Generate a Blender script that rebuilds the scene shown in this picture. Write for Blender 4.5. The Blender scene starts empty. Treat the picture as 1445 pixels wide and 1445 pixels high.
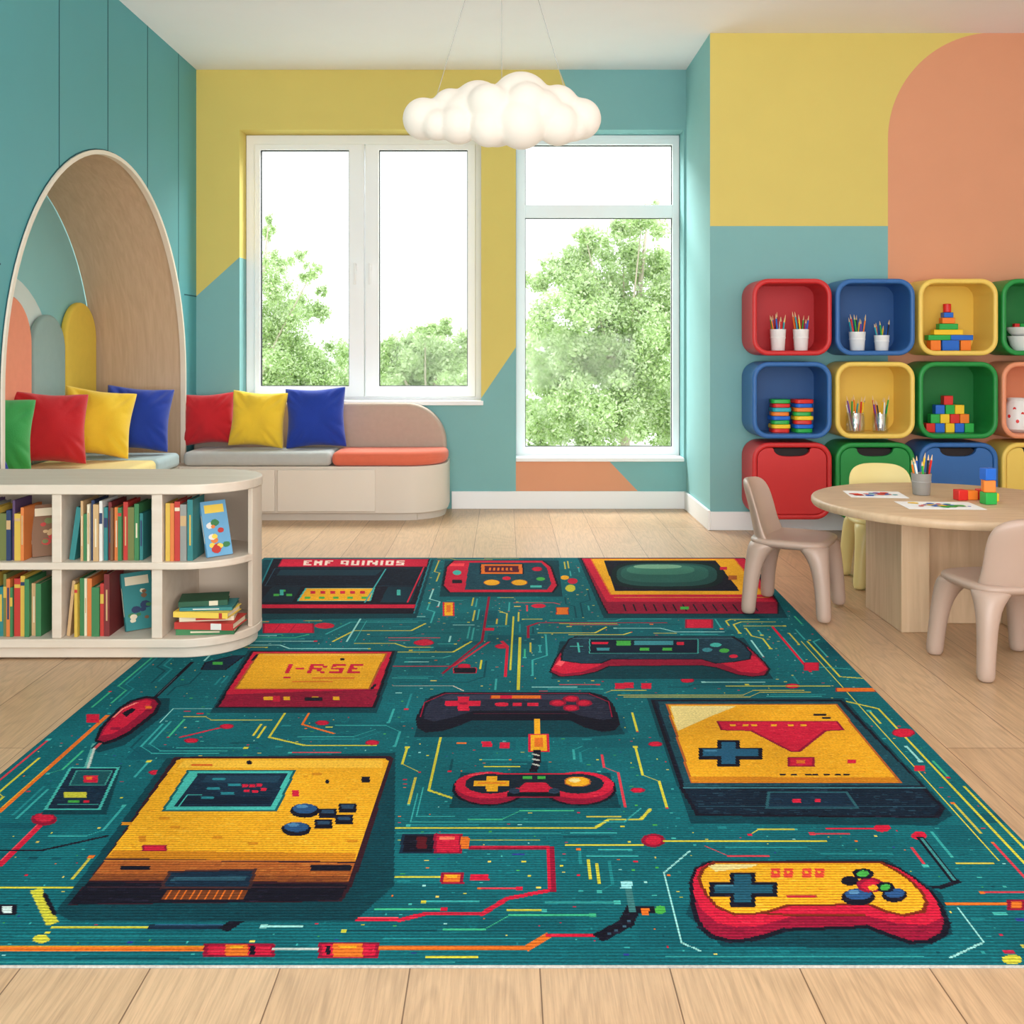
import bpy, bmesh, math, random
import numpy as np
from mathutils import Vector, Matrix
random.seed(7)
PI=math.pi
SC=bpy.context.scene
COL=SC.collection
F=1440.0; CX=712.0; CY=490.0; CH=1.10
def P(px,py,Y): return ((px-CX)*Y/F, Y, CH-(py-CY)*Y/F)
def s2l(c):
    c=c/255.0
    return c/12.92 if c<=0.04045 else ((c+0.055)/1.055)**2.4
def L(rgb): return (s2l(rgb[0]),s2l(rgb[1]),s2l(rgb[2]),1.0)

# ---------------------------------------------------------------- materials
def newmat(name):
    m=bpy.data.materials.new(name); m.use_nodes=True
    nt=m.node_tree; b=nt.nodes['Principled BSDF']
    return m,nt,b
def M(name,rgb,rough=.6,var=.05,scale=5,bump=0.0,bscale=150,metal=0,estr=0,ecol=None,spec=.4,sheen=0):
    m,nt,b=newmat(name)
    tc=nt.nodes.new('ShaderNodeTexCoord'); n=nt.nodes.new('ShaderNodeTexNoise')
    n.inputs['Scale'].default_value=scale; n.inputs['Detail'].default_value=3
    nt.links.new(tc.outputs['Object'],n.inputs['Vector'])
    mx=nt.nodes.new('ShaderNodeMix'); mx.data_type='RGBA'
    c=L(rgb)
    mx.inputs[6].default_value=tuple(min(1,v*(1-var)) for v in c[:3])+(1,)
    mx.inputs[7].default_value=tuple(min(1,v*(1+var)) for v in c[:3])+(1,)
    nt.links.new(n.outputs['Fac'],mx.inputs[0]); nt.links.new(mx.outputs[2],b.inputs['Base Color'])
    b.inputs['Roughness'].default_value=rough; b.inputs['Metallic'].default_value=metal
    b.inputs['Specular IOR Level'].default_value=spec
    if sheen: b.inputs['Sheen Weight'].default_value=sheen
    if bump:
        n2=nt.nodes.new('ShaderNodeTexNoise'); n2.inputs['Scale'].default_value=bscale; n2.inputs['Detail'].default_value=4
        nt.links.new(tc.outputs['Object'],n2.inputs['Vector'])
        bp=nt.nodes.new('ShaderNodeBump'); bp.inputs['Strength'].default_value=bump; bp.inputs['Distance'].default_value=.004
        nt.links.new(n2.outputs['Fac'],bp.inputs['Height']); nt.links.new(bp.outputs['Normal'],b.inputs['Normal'])
    if estr:
        b.inputs['Emission Color'].default_value=L(ecol or rgb); b.inputs['Emission Strength'].default_value=estr
    return m
def wood(name,c1,c2,stretch=(1,1,12),scale=6,rough=.5):
    m,nt,b=newmat(name)
    tc=nt.nodes.new('ShaderNodeTexCoord'); mp=nt.nodes.new('ShaderNodeMapping')
    mp.inputs['Scale'].default_value=stretch
    n=nt.nodes.new('ShaderNodeTexNoise'); n.inputs['Scale'].default_value=scale; n.inputs['Detail'].default_value=6; n.inputs['Distortion'].default_value=.6
    nt.links.new(tc.outputs['Object'],mp.inputs['Vector']); nt.links.new(mp.outputs['Vector'],n.inputs['Vector'])
    r=nt.nodes.new('ShaderNodeValToRGB'); r.color_ramp.elements[0].position=.3; r.color_ramp.elements[1].position=.7
    r.color_ramp.elements[0].color=L(c1); r.color_ramp.elements[1].color=L(c2)
    nt.links.new(n.outputs['Fac'],r.inputs['Fac']); nt.links.new(r.outputs['Color'],b.inputs['Base Color'])
    b.inputs['Roughness'].default_value=rough
    return m
def floor_mat():
    m,nt,b=newmat('oak_planks')
    N=nt.nodes.new; K=nt.links.new
    tc=N('ShaderNodeTexCoord'); sp=N('ShaderNodeSeparateXYZ'); K(tc.outputs['Object'],sp.inputs[0])
    ax=N('ShaderNodeMath'); ax.operation='ADD'; ax.inputs[1].default_value=.23*20-.0626; K(sp.outputs['X'],ax.inputs[0])
    ay=N('ShaderNodeMath'); ay.operation='ADD'; ay.inputs[1].default_value=20.3; K(sp.outputs['Y'],ay.inputs[0])
    cb=N('ShaderNodeCombineXYZ'); K(ay.outputs[0],cb.inputs['X']); K(ax.outputs[0],cb.inputs['Y'])
    br=N('ShaderNodeTexBrick'); K(cb.outputs[0],br.inputs['Vector'])
    br.offset=.37; br.offset_frequency=2; br.squash=1
    br.inputs['Scale'].default_value=1; br.inputs['Brick Width'].default_value=2.1; br.inputs['Row Height'].default_value=.23
    br.inputs['Mortar Size'].default_value=.0013; br.inputs['Mortar Smooth'].default_value=.1
    br.inputs['Color1'].default_value=L((206,170,133)); br.inputs['Color2'].default_value=L((192,155,118)); br.inputs['Mortar'].default_value=L((116,84,58))
    fl=N('ShaderNodeMath'); fl.operation='DIVIDE'; fl.inputs[1].default_value=.23; K(ax.outputs[0],fl.inputs[0])
    f2=N('ShaderNodeMath'); f2.operation='FLOOR'; K(fl.outputs[0],f2.inputs[0])
    f3=N('ShaderNodeMath'); f3.operation='MULTIPLY'; f3.inputs[1].default_value=7.31; K(f2.outputs[0],f3.inputs[0])
    ofs=N('ShaderNodeCombineXYZ'); K(f3.outputs[0],ofs.inputs['Z'])
    va=N('ShaderNodeVectorMath'); va.operation='ADD'; K(tc.outputs['Object'],va.inputs[0]); K(ofs.outputs[0],va.inputs[1])
    mp=N('ShaderNodeMapping'); mp.inputs['Scale'].default_value=(1,.035,1); K(va.outputs[0],mp.inputs['Vector'])
    n=N('ShaderNodeTexNoise'); n.inputs['Scale'].default_value=190; n.inputs['Detail'].default_value=6; n.inputs['Roughness'].default_value=.65; n.inputs['Distortion'].default_value=.3
    K(mp.outputs[0],n.inputs['Vector'])
    r=N('ShaderNodeMapRange'); r.inputs[1].default_value=.32; r.inputs[2].default_value=.6; r.inputs[3].default_value=.78; r.inputs[4].default_value=1.05
    K(n.outputs['Fac'],r.inputs[0])
    mp2=N('ShaderNodeMapping'); mp2.inputs['Scale'].default_value=(1,.14,1); K(va.outputs[0],mp2.inputs['Vector'])
    w=N('ShaderNodeTexNoise'); w.inputs['Scale'].default_value=5; w.inputs['Detail'].default_value=2; w.inputs['Distortion'].default_value=.6; K(mp2.outputs[0],w.inputs['Vector'])
    ml=N('ShaderNodeMath'); ml.operation='MULTIPLY'; ml.inputs[1].default_value=120; K(w.outputs['Fac'],ml.inputs[0])
    sn=N('ShaderNodeMath'); sn.operation='SINE'; K(ml.outputs[0],sn.inputs[0])
    r2=N('ShaderNodeMapRange'); r2.inputs[1].default_value=-1; r2.inputs[2].default_value=.2; r2.inputs[3].default_value=.90; r2.inputs[4].default_value=1.0; K(sn.outputs[0],r2.inputs[0])
    mm=N('ShaderNodeMath'); mm.operation='MULTIPLY'; K(r.outputs[0],mm.inputs[0]); K(r2.outputs[0],mm.inputs[1])
    mul=N('ShaderNodeVectorMath'); mul.operation='SCALE'; K(br.outputs['Color'],mul.inputs[0]); K(mm.outputs[0],mul.inputs['Scale'])
    K(mul.outputs[0],b.inputs['Base Color']); b.inputs['Roughness'].default_value=.36
    bp=N('ShaderNodeBump'); bp.inputs['Strength'].default_value=.15; bp.inputs['Distance'].default_value=.002
    K(n.outputs['Fac'],bp.inputs['Height']); K(bp.outputs[0],b.inputs['Normal'])
    return m
def rug_mat():
    m,nt,b=newmat('woven_rug')
    N=nt.nodes.new; K=nt.links.new
    at=N('ShaderNodeAttribute'); at.attribute_name='Col'
    tc=N('ShaderNodeTexCoord')
    w=N('ShaderNodeTexWave'); w.bands_direction='Y'; w.inputs['Scale'].default_value=32; w.inputs['Distortion'].default_value=1.6; w.inputs['Detail'].default_value=2; w.inputs['Detail Scale'].default_value=6
    K(tc.outputs['Object'],w.inputs['Vector'])
    n=N('ShaderNodeTexNoise'); n.inputs['Scale'].default_value=2.2; n.inputs['Detail'].default_value=3; K(tc.outputs['Object'],n.inputs['Vector'])
    n2=N('ShaderNodeTexNoise'); n2.inputs['Scale'].default_value=160; n2.inputs['Detail'].default_value=2; K(tc.outputs['Object'],n2.inputs['Vector'])
    r1=N('ShaderNodeMapRange'); r1.inputs[3].default_value=.76; r1.inputs[4].default_value=1.08; K(w.outputs['Fac'],r1.inputs[0])
    r2=N('ShaderNodeMapRange'); r2.inputs[1].default_value=.3; r2.inputs[2].default_value=.7; r2.inputs[3].default_value=.76; r2.inputs[4].default_value=1.12; K(n.outputs['Fac'],r2.inputs[0])
    r3=N('ShaderNodeMapRange'); r3.inputs[1].default_value=.3; r3.inputs[2].default_value=.7; r3.inputs[3].default_value=.78; r3.inputs[4].default_value=1.15; K(n2.outputs['Fac'],r3.inputs[0])
    a=N('ShaderNodeMath'); a.operation='MULTIPLY'; K(r1.outputs[0],a.inputs[0]); K(r2.outputs[0],a.inputs[1])
    a2=N('ShaderNodeMath'); a2.operation='MULTIPLY'; K(a.outputs[0],a2.inputs[0]); K(r3.outputs[0],a2.inputs[1])
    mul=N('ShaderNodeVectorMath'); mul.operation='SCALE'; K(at.outputs['Color'],mul.inputs[0]); K(a2.outputs[0],mul.inputs['Scale'])
    K(mul.outputs[0],b.inputs['Base Color']); b.inputs['Roughness'].default_value=.95; b.inputs['Specular IOR Level'].default_value=.1
    bp=N('ShaderNodeBump'); bp.inputs['Strength'].default_value=.4; bp.inputs['Distance'].default_value=.003
    K(w.outputs['Fac'],bp.inputs['Height']); K(bp.outputs[0],b.inputs['Normal'])
    return m
def glass_mat(name,gl=.06):
    m=bpy.data.materials.new(name); m.use_nodes=True; nt=m.node_tree; nt.nodes.clear()
    o=nt.nodes.new('ShaderNodeOutputMaterial'); t=nt.nodes.new('ShaderNodeBsdfTransparent'); g=nt.nodes.new('ShaderNodeBsdfGlossy')
    t.inputs[0].default_value=(.97,.99,.98,1); g.inputs['Roughness'].default_value=.02
    x=nt.nodes.new('ShaderNodeMixShader'); x.inputs[0].default_value=gl
    nt.links.new(t.outputs[0],x.inputs[1]); nt.links.new(g.outputs[0],x.inputs[2]); nt.links.new(x.outputs[0],o.inputs[0])
    return m
def leaf_mat(name,rgb):
    m=bpy.data.materials.new(name); m.use_nodes=True; nt=m.node_tree; nt.nodes.clear()
    o=nt.nodes.new('ShaderNodeOutputMaterial'); d=nt.nodes.new('ShaderNodeBsdfDiffuse'); g=nt.nodes.new('ShaderNodeBsdfTranslucent')
    tc=nt.nodes.new('ShaderNodeTexCoord'); n=nt.nodes.new('ShaderNodeTexNoise'); n.inputs['Scale'].default_value=1.6; nt.links.new(tc.outputs['Object'],n.inputs['Vector'])
    r=nt.nodes.new('ShaderNodeValToRGB'); c=L(rgb); r.color_ramp.elements[0].color=tuple(v*.85 for v in c[:3])+(1,); r.color_ramp.elements[1].color=tuple(min(1,v*1.1) for v in c[:3])+(1,)
    nt.links.new(n.outputs['Fac'],r.inputs['Fac']); nt.links.new(r.outputs[0],d.inputs[0]); nt.links.new(r.outputs[0],g.inputs[0])
    x=nt.nodes.new('ShaderNodeMixShader'); x.inputs[0].default_value=.5
    nt.links.new(d.outputs[0],x.inputs[1]); nt.links.new(g.outputs[0],x.inputs[2]); nt.links.new(x.outputs[0],o.inputs[0])
    return m

yellowW=M('yellow_wall_paint',(220,200,110),.8,.03)
tealW=M('teal_wall_paint',(128,180,180),.8,.03)
tealL=M('teal_cabinet_panel',(84,158,164),.55,.03)
tealN=M('niche_teal_paint',(146,204,206),.8,.03)
paleN=M('niche_pale_paint',(212,226,222),.8,.03)
orangeW=M('apricot_wall_paint',(222,156,120),.8,.03)
whiteW=M('white_paint',(246,246,246),.6,.02)
ceilM=M('ceiling_paint',(250,248,250),.9,.02)
creamW=M('cream_wall_paint',(240,238,234),.8,.02)
seam=M('dark_seam',(28,80,86),.8)
frameM=M('window_white',(247,249,250),.35,.02)
gasket=M('black_gasket',(40,43,44),.6)
glassM=glass_mat('window_glass',.006)
jarM=glass_mat('jar_glass',.25)
archWood=wood('arch_oak',(198,168,137),(212,184,154),(9,2.2,.7),5)
tblWood=wood('table_oak',(200,168,134),(216,186,152),(2,14,2),3,.42)
legWood=wood('table_leg_oak',(194,162,128),(212,182,148),(12,12,1),3,.5)
caseM=wood('greige_laminate',(208,192,173),(217,203,186),(.6,6,6),4,.5)
caseIn=M('greige_laminate_inner',(206,190,171),.6,.03)
benchM=M('bench_cream',(224,213,199),.5,.03)
benchF=M('bench_drawer_cream',(232,222,209),.45,.02)
backFab=M('taupe_fabric',(190,168,152),.95,.08,30,.3,400,sheen=.2)
greyFab=M('grey_fabric',(188,190,187),.95,.06,30,.3,400,sheen=.2)
bgFab=M('blue_grey_fabric',(172,194,198),.95,.06,30,.3,400,sheen=.2)
yelFab=M('butter_fabric',(246,222,142),.95,.05,30,.3,400,sheen=.2)
corFab=M('coral_fabric',(224,110,82),.95,.06,30,.3,400,sheen=.2)
padO=M('salmon_pad_fabric',(240,154,124),.95,.05,20,.3,400)
padG=M('sage_pad_fabric',(152,178,174),.95,.05,20,.3,400)
padY=M('mustard_pad_fabric',(240,206,84),.95,.05,20,.3,400)
PIL={'red':M('red_cushion_cloth',(200,32,42),.95,.14,9,.5,260,sheen=.25),'yellow':M('yellow_cushion_cloth',(242,202,54),.95,.1,9,.5,260,sheen=.25),
 'blue':M('blue_cushion_cloth',(28,60,162),.95,.14,9,.5,260,sheen=.25),'green':M('green_cushion_cloth',(62,166,86),.95,.12,9,.5,260,sheen=.25)}
PL={'red':M('red_plastic',(206,46,48),.4,.02),'blue':M('blue_plastic',(52,106,172),.4,.02),'yellow':M('yellow_plastic',(242,206,100),.4,.02),
 'green':M('green_plastic',(34,144,66),.4,.02),'salmon':M('salmon_plastic',(236,152,114),.4,.02)}
PLb={'red':M('red_plastic_shaded',(190,38,44),.5,.02),'blue':M('blue_plastic_shaded',(40,86,142),.5,.02),'yellow':M('yellow_plastic_shaded',(236,196,80),.5,.02),
 'green':M('green_plastic_shaded',(28,122,56),.5,.02),'salmon':M('salmon_plastic_shaded',(226,140,100),.5,.02)}  # darker copies for cubby backs, recess shade put into the colour
darkM=M('recess_shade',(48,40,40),.8)  # dark colour standing in for the shade inside the bins
TOY={'red':M('toy_red',(222,44,38),.4,.03),'blue':M('toy_blue',(30,104,206),.4,.03),'yellow':M('toy_yellow',(250,204,40),.4,.03),
 'green':M('toy_green',(40,172,72),.4,.03),'orange':M('toy_orange',(244,128,36),.4,.03),'teal':M('toy_teal',(40,170,180),.4,.03),'purple':M('toy_purple',(120,70,160),.4,.03),'black':M('toy_black',(40,40,44),.4,.03),'white':M('toy_white',(240,238,232),.4,.03)}
tipM=M('pencil_wood_tip',(228,196,150),.6)
cupW=M('white_cup',(240,239,236),.35,.02)
cupG=M('grey_cup',(150,146,140),.4,.03)
chTaupe=M('taupe_chair_plastic',(180,154,138),.35,.02)
chYel=M('pale_yellow_chair_plastic',(238,218,148),.35,.02)
paperM=M('drawing_paper',(246,244,242),.8,.01)
pageM=M('book_pages',(216,202,174),.85,.06,60)
cloudM=M('cloud_shade_glow',(200,193,184),.7,.01,3,estr=.31,ecol=(255,241,218))
wireM=M('wire_grey',(170,170,168),.4,.02,metal=.6)
leafA=leaf_mat('leaf_green_bleached',(188,212,150)); leafB=leaf_mat('leaf_bleached',(222,234,198)); barkM=M('bark',(184,172,156),.9,.15,8)  # leaf colours bleached to imitate overexposed daylight
leafC=leaf_mat('leaf_haze_tint',(222,234,206))  # distance haze put into the leaf colour
lawnM=M('lawn_pale_bounce',(214,220,202),.95,.1,2)  # lawn kept pale and neutral to bounce daylight onto the ceiling

# ---------------------------------------------------------------- mesh helpers
def box(bm,x0,x1,y0,y1,z0,z1,mi=0):
    v=[bm.verts.new(p) for p in ((x0,y0,z0),(x1,y0,z0),(x1,y1,z0),(x0,y1,z0),(x0,y0,z1),(x1,y0,z1),(x1,y1,z1),(x0,y1,z1))]
    for f in ((0,3,2,1),(4,5,6,7),(0,1,5,4),(1,2,6,5),(2,3,7,6),(3,0,4,7)):
        fc=bm.faces.new([v[i] for i in f]); fc.material_index=mi
def ax3(p,a,axis):
    if axis=='z': return (p[0],p[1],a)
    if axis=='y': return (p[0],a,p[1])
    return (a,p[0],p[1])
def prism(bm,pts,a0,a1,axis='z',mi=0):
    A=[bm.verts.new(ax3(p,a0,axis)) for p in pts]; B=[bm.verts.new(ax3(p,a1,axis)) for p in pts]
    n=len(pts)
    for f in (A,list(reversed(B))):
        fc=bm.faces.new(f); fc.material_index=mi
    for i in range(n):
        fc=bm.faces.new((A[i],B[i],B[(i+1)%n],A[(i+1)%n])); fc.material_index=mi
def ring(bm,o,i_,a0,a1,axis='y',mi=0,closed=True):
    n=len(o)
    R=[[bm.verts.new(ax3(p,a,axis)) for p in q] for q,a in ((o,a0),(i_,a0),(i_,a1),(o,a1))]
    for k in range(4):
        A=R[k];B=R[(k+1)%4]
        for j in range(n if closed else n-1):
            fc=bm.faces.new((A[j],A[(j+1)%n],B[(j+1)%n],B[j])); fc.material_index=mi
    if not closed:
        for j in (0,n-1):
            fc=bm.faces.new([R[k][j] for k in range(4)]); fc.material_index=mi
def poly3(bm,pts,mi=0):
    fc=bm.faces.new([bm.verts.new(p) for p in pts]); fc.material_index=mi
def loft(bm,rings,mi=0,cap=True):
    R=[[bm.verts.new(p) for p in r] for r in rings]; n=len(R[0])
    for a,b in zip(R,R[1:]):
        for j in range(n):
            fc=bm.faces.new((a[j],a[(j+1)%n],b[(j+1)%n],b[j])); fc.material_index=mi
    if cap:
        for r in (R[0],R[-1]):
            fc=bm.faces.new(r); fc.material_index=mi
def tube(bm,pts,rads,n=10,mi=0):
    rings=[]
    for k,p in enumerate(pts):
        p=Vector(p)
        a=Vector(pts[max(0,k-1)]); b=Vector(pts[min(len(pts)-1,k+1)])
        d=(b-a).normalized()
        u=d.cross(Vector((0,1,0)) if abs(d.y)<.9 else Vector((1,0,0))).normalized(); w=d.cross(u)
        r=rads[k] if hasattr(rads,'__len__') else rads
        rings.append([tuple(p+u*math.cos(2*PI*j/n)*r+w*math.sin(2*PI*j/n)*r) for j in range(n)])
    loft(bm,rings,mi)
def lathe(bm,prof,c=(0,0,0),n=24,mi=0,cap=True):
    loft(bm,[[(c[0]+r*math.cos(2*PI*j/n),c[1]+r*math.sin(2*PI*j/n),c[2]+z) for j in range(n)] for r,z in prof],mi,cap)
def rrect(cx,cy,w,h,r,seg=6):
    pts=[]
    for sx,sy,a0 in ((1,1,0),(-1,1,90),(-1,-1,180),(1,-1,270)):
        for k in range(seg+1):
            a=math.radians(a0+90*k/seg)
            pts.append((cx+sx*(w/2-r)+r*math.cos(a),cy+sy*(h/2-r)+r*math.sin(a)))
    return pts
def obj(name,bm,mats,parent=None,smooth=False,bevel=0,seg=3,sub=0,w=False):
    if w and parent is not None:
        bmesh.ops.translate(bm,verts=bm.verts,vec=-Vector(parent.location))
    bmesh.ops.recalc_face_normals(bm,faces=bm.faces)
    me=bpy.data.meshes.new(name); bm.to_mesh(me); bm.free()
    if not isinstance(mats,(list,tuple)): mats=[mats]
    for m in mats: me.materials.append(m)
    o=bpy.data.objects.new(name,me); COL.objects.link(o)
    if parent is not None: o.parent=parent
    if bevel:
        b=o.modifiers.new('bevel','BEVEL'); b.width=bevel; b.segments=seg; b.limit_method='ANGLE'; b.angle_limit=math.radians(40)
    if sub:
        s=o.modifiers.new('sub','SUBSURF'); s.levels=sub; s.render_levels=sub
    if smooth or bevel or sub:
        me.polygons.foreach_set('use_smooth',[True]*len(me.polygons))
        if not sub and smooth!='all':
            try: me.set_sharp_from_angle(angle=math.radians(40))
            except Exception: pass
    return o
def tag(o,label=None,cat=None,group=None,kind=None):
    if label: o['label']=label
    if cat: o['category']=cat
    if group: o['group']=group
    if kind: o['kind']=kind
    return o
def thing(name,label,cat,loc=(0,0,0),rot=(0,0,0),group=None):
    o=bpy.data.objects.new(name,None); COL.objects.link(o); o.empty_display_size=.1
    o.location=loc; o.rotation_euler=rot
    return tag(o,label,cat,group)
def struct(name,bm,mats,label=None,**k):
    o=obj(name,bm,mats,**k); o['kind']='structure'
    if label: o['label']=label
    return o
nb=bmesh.new

# ================================================================ ROOM
XLW=-2.0995; XP=1.2365; YB=6.95; YR=6.14; ZC=2.99; XRW=4.2; YF=-1.6
bm=nb(); poly3(bm,[(XLW-.7,YF,0),(XRW,YF,0),(XRW,YB+.25,0),(XLW-.7,YB+.25,0)]); struct('floor',bm,floor_mat(),'light oak plank floor')
bm=nb(); poly3(bm,[(XLW-.7,YF,ZC),(XRW,YF,ZC),(XRW,YB+.25,ZC),(XLW-.7,YB+.25,ZC)]); struct('ceiling',bm,ceilM,'plain white ceiling')
bm=nb()
def bw(pts,mi): poly3(bm,[P(x,y,YB) for x,y in pts],mi)
bw([(277,98),(789,98),(822,183),(277,183)],0)
bw([(277,183),(338,183),(338,363),(277,418)],0)
bw([(679,183),(728,183),(728,490),(679,562)],0)
bw([(789,98),(968.2,98),(968.2,183),(822,183)],1)
bw([(277,418),(338,363),(338,568),(277,568)],1)
bw([(679,562),(728,490),(728,568),(679,568)],1)
bw([(965,183),(968.2,183),(968.2,648),(965,648)],1)
bw([(277,568),(728,568),(728,718),(277,718)],1)
bw([(857,648),(968.2,648),(968.2,693),(900,693)],1)
bw([(728,648),(857,648),(900,693),(728,693)],2)
bw([(728,693),(968.2,693),(968.2,718),(728,718)],1)
W1=(P(338,0,YB)[0],P(679,0,YB)[0],P(0,568,YB)[2],P(0,183,YB)[2])
W2=(P(728,0,YB)[0],P(965,0,YB)[0],P(0,648,YB)[2],P(0,183,YB)[2])
YO=7.25
zs=P(0,363,YB)[2]
x0,x1,z0,z1=W1
poly3(bm,[(x0,YB,zs),(x0,YO,zs),(x0,YO,z1),(x0,YB,z1)],0); poly3(bm,[(x0,YB,z0),(x0,YO,z0),(x0,YO,zs),(x0,YB,zs)],1)
poly3(bm,[(x0,YB,z1),(x1,YB,z1),(x1,YO,z1),(x0,YO,z1)],0); poly3(bm,[(x0,YB,z0),(x1,YB,z0),(x1,YO,z0),(x0,YO,z0)],1)
poly3(bm,[(x1,YB,z0),(x1,YO,z0),(x1,YO,z1),(x1,YB,z1)],0)
x0,x1,z0,z1=W2
for q in ([(x0,YB,z0),(x0,YO,z0),(x0,YO,z1),(x0,YB,z1)],[(x0,YB,z1),(x1,YB,z1),(x1,YO,z1),(x0,YO,z1)],[(x0,YB,z0),(x1,YB,z0),(x1,YO,z0),(x0,YO,z0)],[(x1,YB,z0),(x1,YO,z0),(x1,YO,z1),(x1,YB,z1)]): poly3(bm,q,1)
struct('wall_back',bm,[yellowW,tealW,orangeW],'back wall painted in yellow, teal and apricot shapes')
bm=nb(); poly3(bm,[(XP,YR,0),(XP,YB,0),(XP,YB,ZC),(XP,YR,ZC)]); struct('wall_pier',bm,M('pier_teal_paint',(146,198,198),.8,.03),'teal side face of the wall step')
bm=nb()
def rw(pts,mi): poly3(bm,[P(x,y,YR) for x,y in pts],mi)
XE=CX+XRW*F/YR
arc=[(1403-150*math.sin(math.radians(a)),196-150*math.cos(math.radians(a))) for a in range(0,91,3)]
rw([(1002,46.6)]+[(x,max(46.6,y)) for x,y in arc]+[(1253,319),(1002,319)],0)
rw([(1002,319),(1253,319),(1253,748),(1002,748)],1)
rw([(XE,748),(XE,46.6)]+[(x,max(46.6,y)) for x,y in arc]+[(1253,748)],2)
struct('wall_right_section',bm,[yellowW,tealW,orangeW],'right wall painted yellow, teal and a large apricot arch')
bm=nb(); poly3(bm,[(XRW,YF,0),(XRW,YR,0),(XRW,YR,ZC),(XRW,YF,ZC)]); struct('wall_right',bm,creamW)
AC=5.47; AR=1.22; AZ=.91
def archpath(r,n=48,z0=0.0): return [(AC-r,z0)]+[(AC-r*math.cos(PI*k/n),AZ+r*math.sin(PI*k/n)) for k in range(n+1)]+[(AC+r,z0)]
bm=nb()
ap=archpath(AR)
poly3(bm,[(XLW,y,z) for y,z in [(YF,0)]+ap+[(YB,0),(YB,ZC),(YF,ZC)]],0)
def inarch(y):
    return AZ+math.sqrt(max(0,AR*AR-(y-AC)**2)) if abs(y-AC)<AR else 0
for y in (.75,1.33,1.9,2.48,3.06,3.64,4.22,4.81,5.40,6.0,6.57):
    box(bm,XLW-.001,XLW+.0012,y-.0035,y+.0035,inarch(y),ZC,1)
for ya,yb in ((YF,AC-AR),(AC+AR,YB)): box(bm,XLW-.001,XLW+.0014,ya,yb,1.442,1.45,1)
struct('wall_left',bm,[tealL,seam],'teal cabinet-panel wall with a large arched niche')
NX_=-2.70
bm=nb()
for (a,b) in zip(ap,ap[1:]): poly3(bm,[(XLW,a[0],a[1]),(XLW,b[0],b[1]),(NX_,b[0],b[1]),(NX_,a[0],a[1])])
bmesh.ops.remove_doubles(bm,verts=bm.verts,dist=1e-5)
struct('wall_niche_lining',bm,archWood,'oak-lined inside of the arched niche',smooth=True)
bm=nb(); poly3(bm,[(NX_-.002,4.1,0),(NX_-.002,6.85,0),(NX_-.002,6.85,2.3),(NX_-.002,4.1,2.3)],0)
pa=[(5.45+.68*math.cos(PI*k/24),.85+.66*math.sin(PI*k/24)) for k in range(25)]
poly3(bm,[(NX_+.001,y,z) for y,z in pa+[(4.77,.3),(6.13,.3)]],1)
struct('wall_niche_back',bm,[tealN,paleN],'pale teal back of the arched niche')
bm=nb(); ring(bm,archpath(AR+.006),archpath(AR-.016),XLW-.02,XLW+.012,'x',0,closed=False)
ring(bm,archpath(AR+.012),archpath(AR+.0065),XLW-.02,XLW+.003,'x',1,closed=False)
struct('trim_1',bm,[M('arch_cream_trim',(232,220,202),.5),seam],'cream edge trim around the arch')
bm=nb(); box(bm,-.36,XP,YB-.016,YB,0,.12); struct('baseboard_back',bm,whiteW,'white baseboard under the windows',bevel=.004)
bm=nb(); box(bm,XP-.016,XP,YR-.016,YB-.017,0,.12); struct('baseboard_pier',bm,whiteW,bevel=.004)
bm=nb(); box(bm,XP,XRW,YR-.016,YR,0,.112); struct('baseboard_right',bm,whiteW,bevel=.004)
# windows
def rc(x0,y0,x1,y1,Y):
    a=P(x0,y1,Y); b=P(x1,y0,Y); return a[0],b[0],a[2],b[2]
YW=7.12
def rectpts(x0,x1,z0,z1): return [(x0,z0),(x1,z0),(x1,z1),(x0,z1)]
def frame_ring(name,root,o,i,ya,yb,m,bev=.004,lab=None):
    bm=nb(); ring(bm,rectpts(*o),rectpts(*i),ya,yb,'y'); ob=obj(name,bm,m,root,bevel=bev,seg=2,w=True)
    if lab: ob['label']=lab
    return ob
def inset(r,d): return (r[0]+d,r[1]-d,r[2]+d,r[3]-d)
w1=thing('window_1','white double casement window above the bench',None,((W1[0]+W1[1])/2,YW,W1[2])); w1['kind']='structure'
o1=(W1[0]+.002,W1[1]-.002,W1[2]+.002,W1[3]-.002)
S1=rc(360,204,514.3,560,YW); S2=rc(515.7,204,671,560,YW)
frame_ring('window_frame',w1,o1,(S1[0],S2[1],S1[2],S1[3]),YW-.0,YW+.09,frameM)
for S,g,hx in ((S1,rc(368,212,493,545,YW),502),(S2,rc(535,212,660,545,YW),523)):
    frame_ring('sash',w1,S,g,YW-.02,YW+.05,frameM,.005)
    frame_ring('gasket',w1,inset(g,-.001),inset(g,.0045),YW+.0,YW+.03,gasket,0,'thin black seal round the glass')
    bm=nb(); box(bm,g[0],g[1],YW+.018,YW+.022,g[2],g[3]); obj('glass',bm,glassM,w1,w=True)
    bm=nb(); a=P(hx,372,YW); b=P(hx,402,YW)
    box(bm,a[0]-.012,a[0]+.012,YW-.028,YW-.02,a[2]-.05,a[2]-.0); box(bm,a[0]-.008,a[0]+.008,YW-.06,YW-.028,a[2]-.02,a[2]-.005); box(bm,a[0]-.008,a[0]+.008,YW-.065,YW-.05,b[2],a[2])
    obj('handle',bm,whiteW,w1,bevel=.003,w=True)
bm=nb(); box(bm,W1[0]-.0,W1[1]+.015,YB-.03,YW,W1[2]-.018,W1[2]+.012); obj('sill',bm,whiteW,w1,bevel=.004,w=True)
w2=thing('window_2','tall white window with top light beside the wall step',None,((W2[0]+W2[1])/2,YW,W2[2])); w2['kind']='structure'
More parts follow.
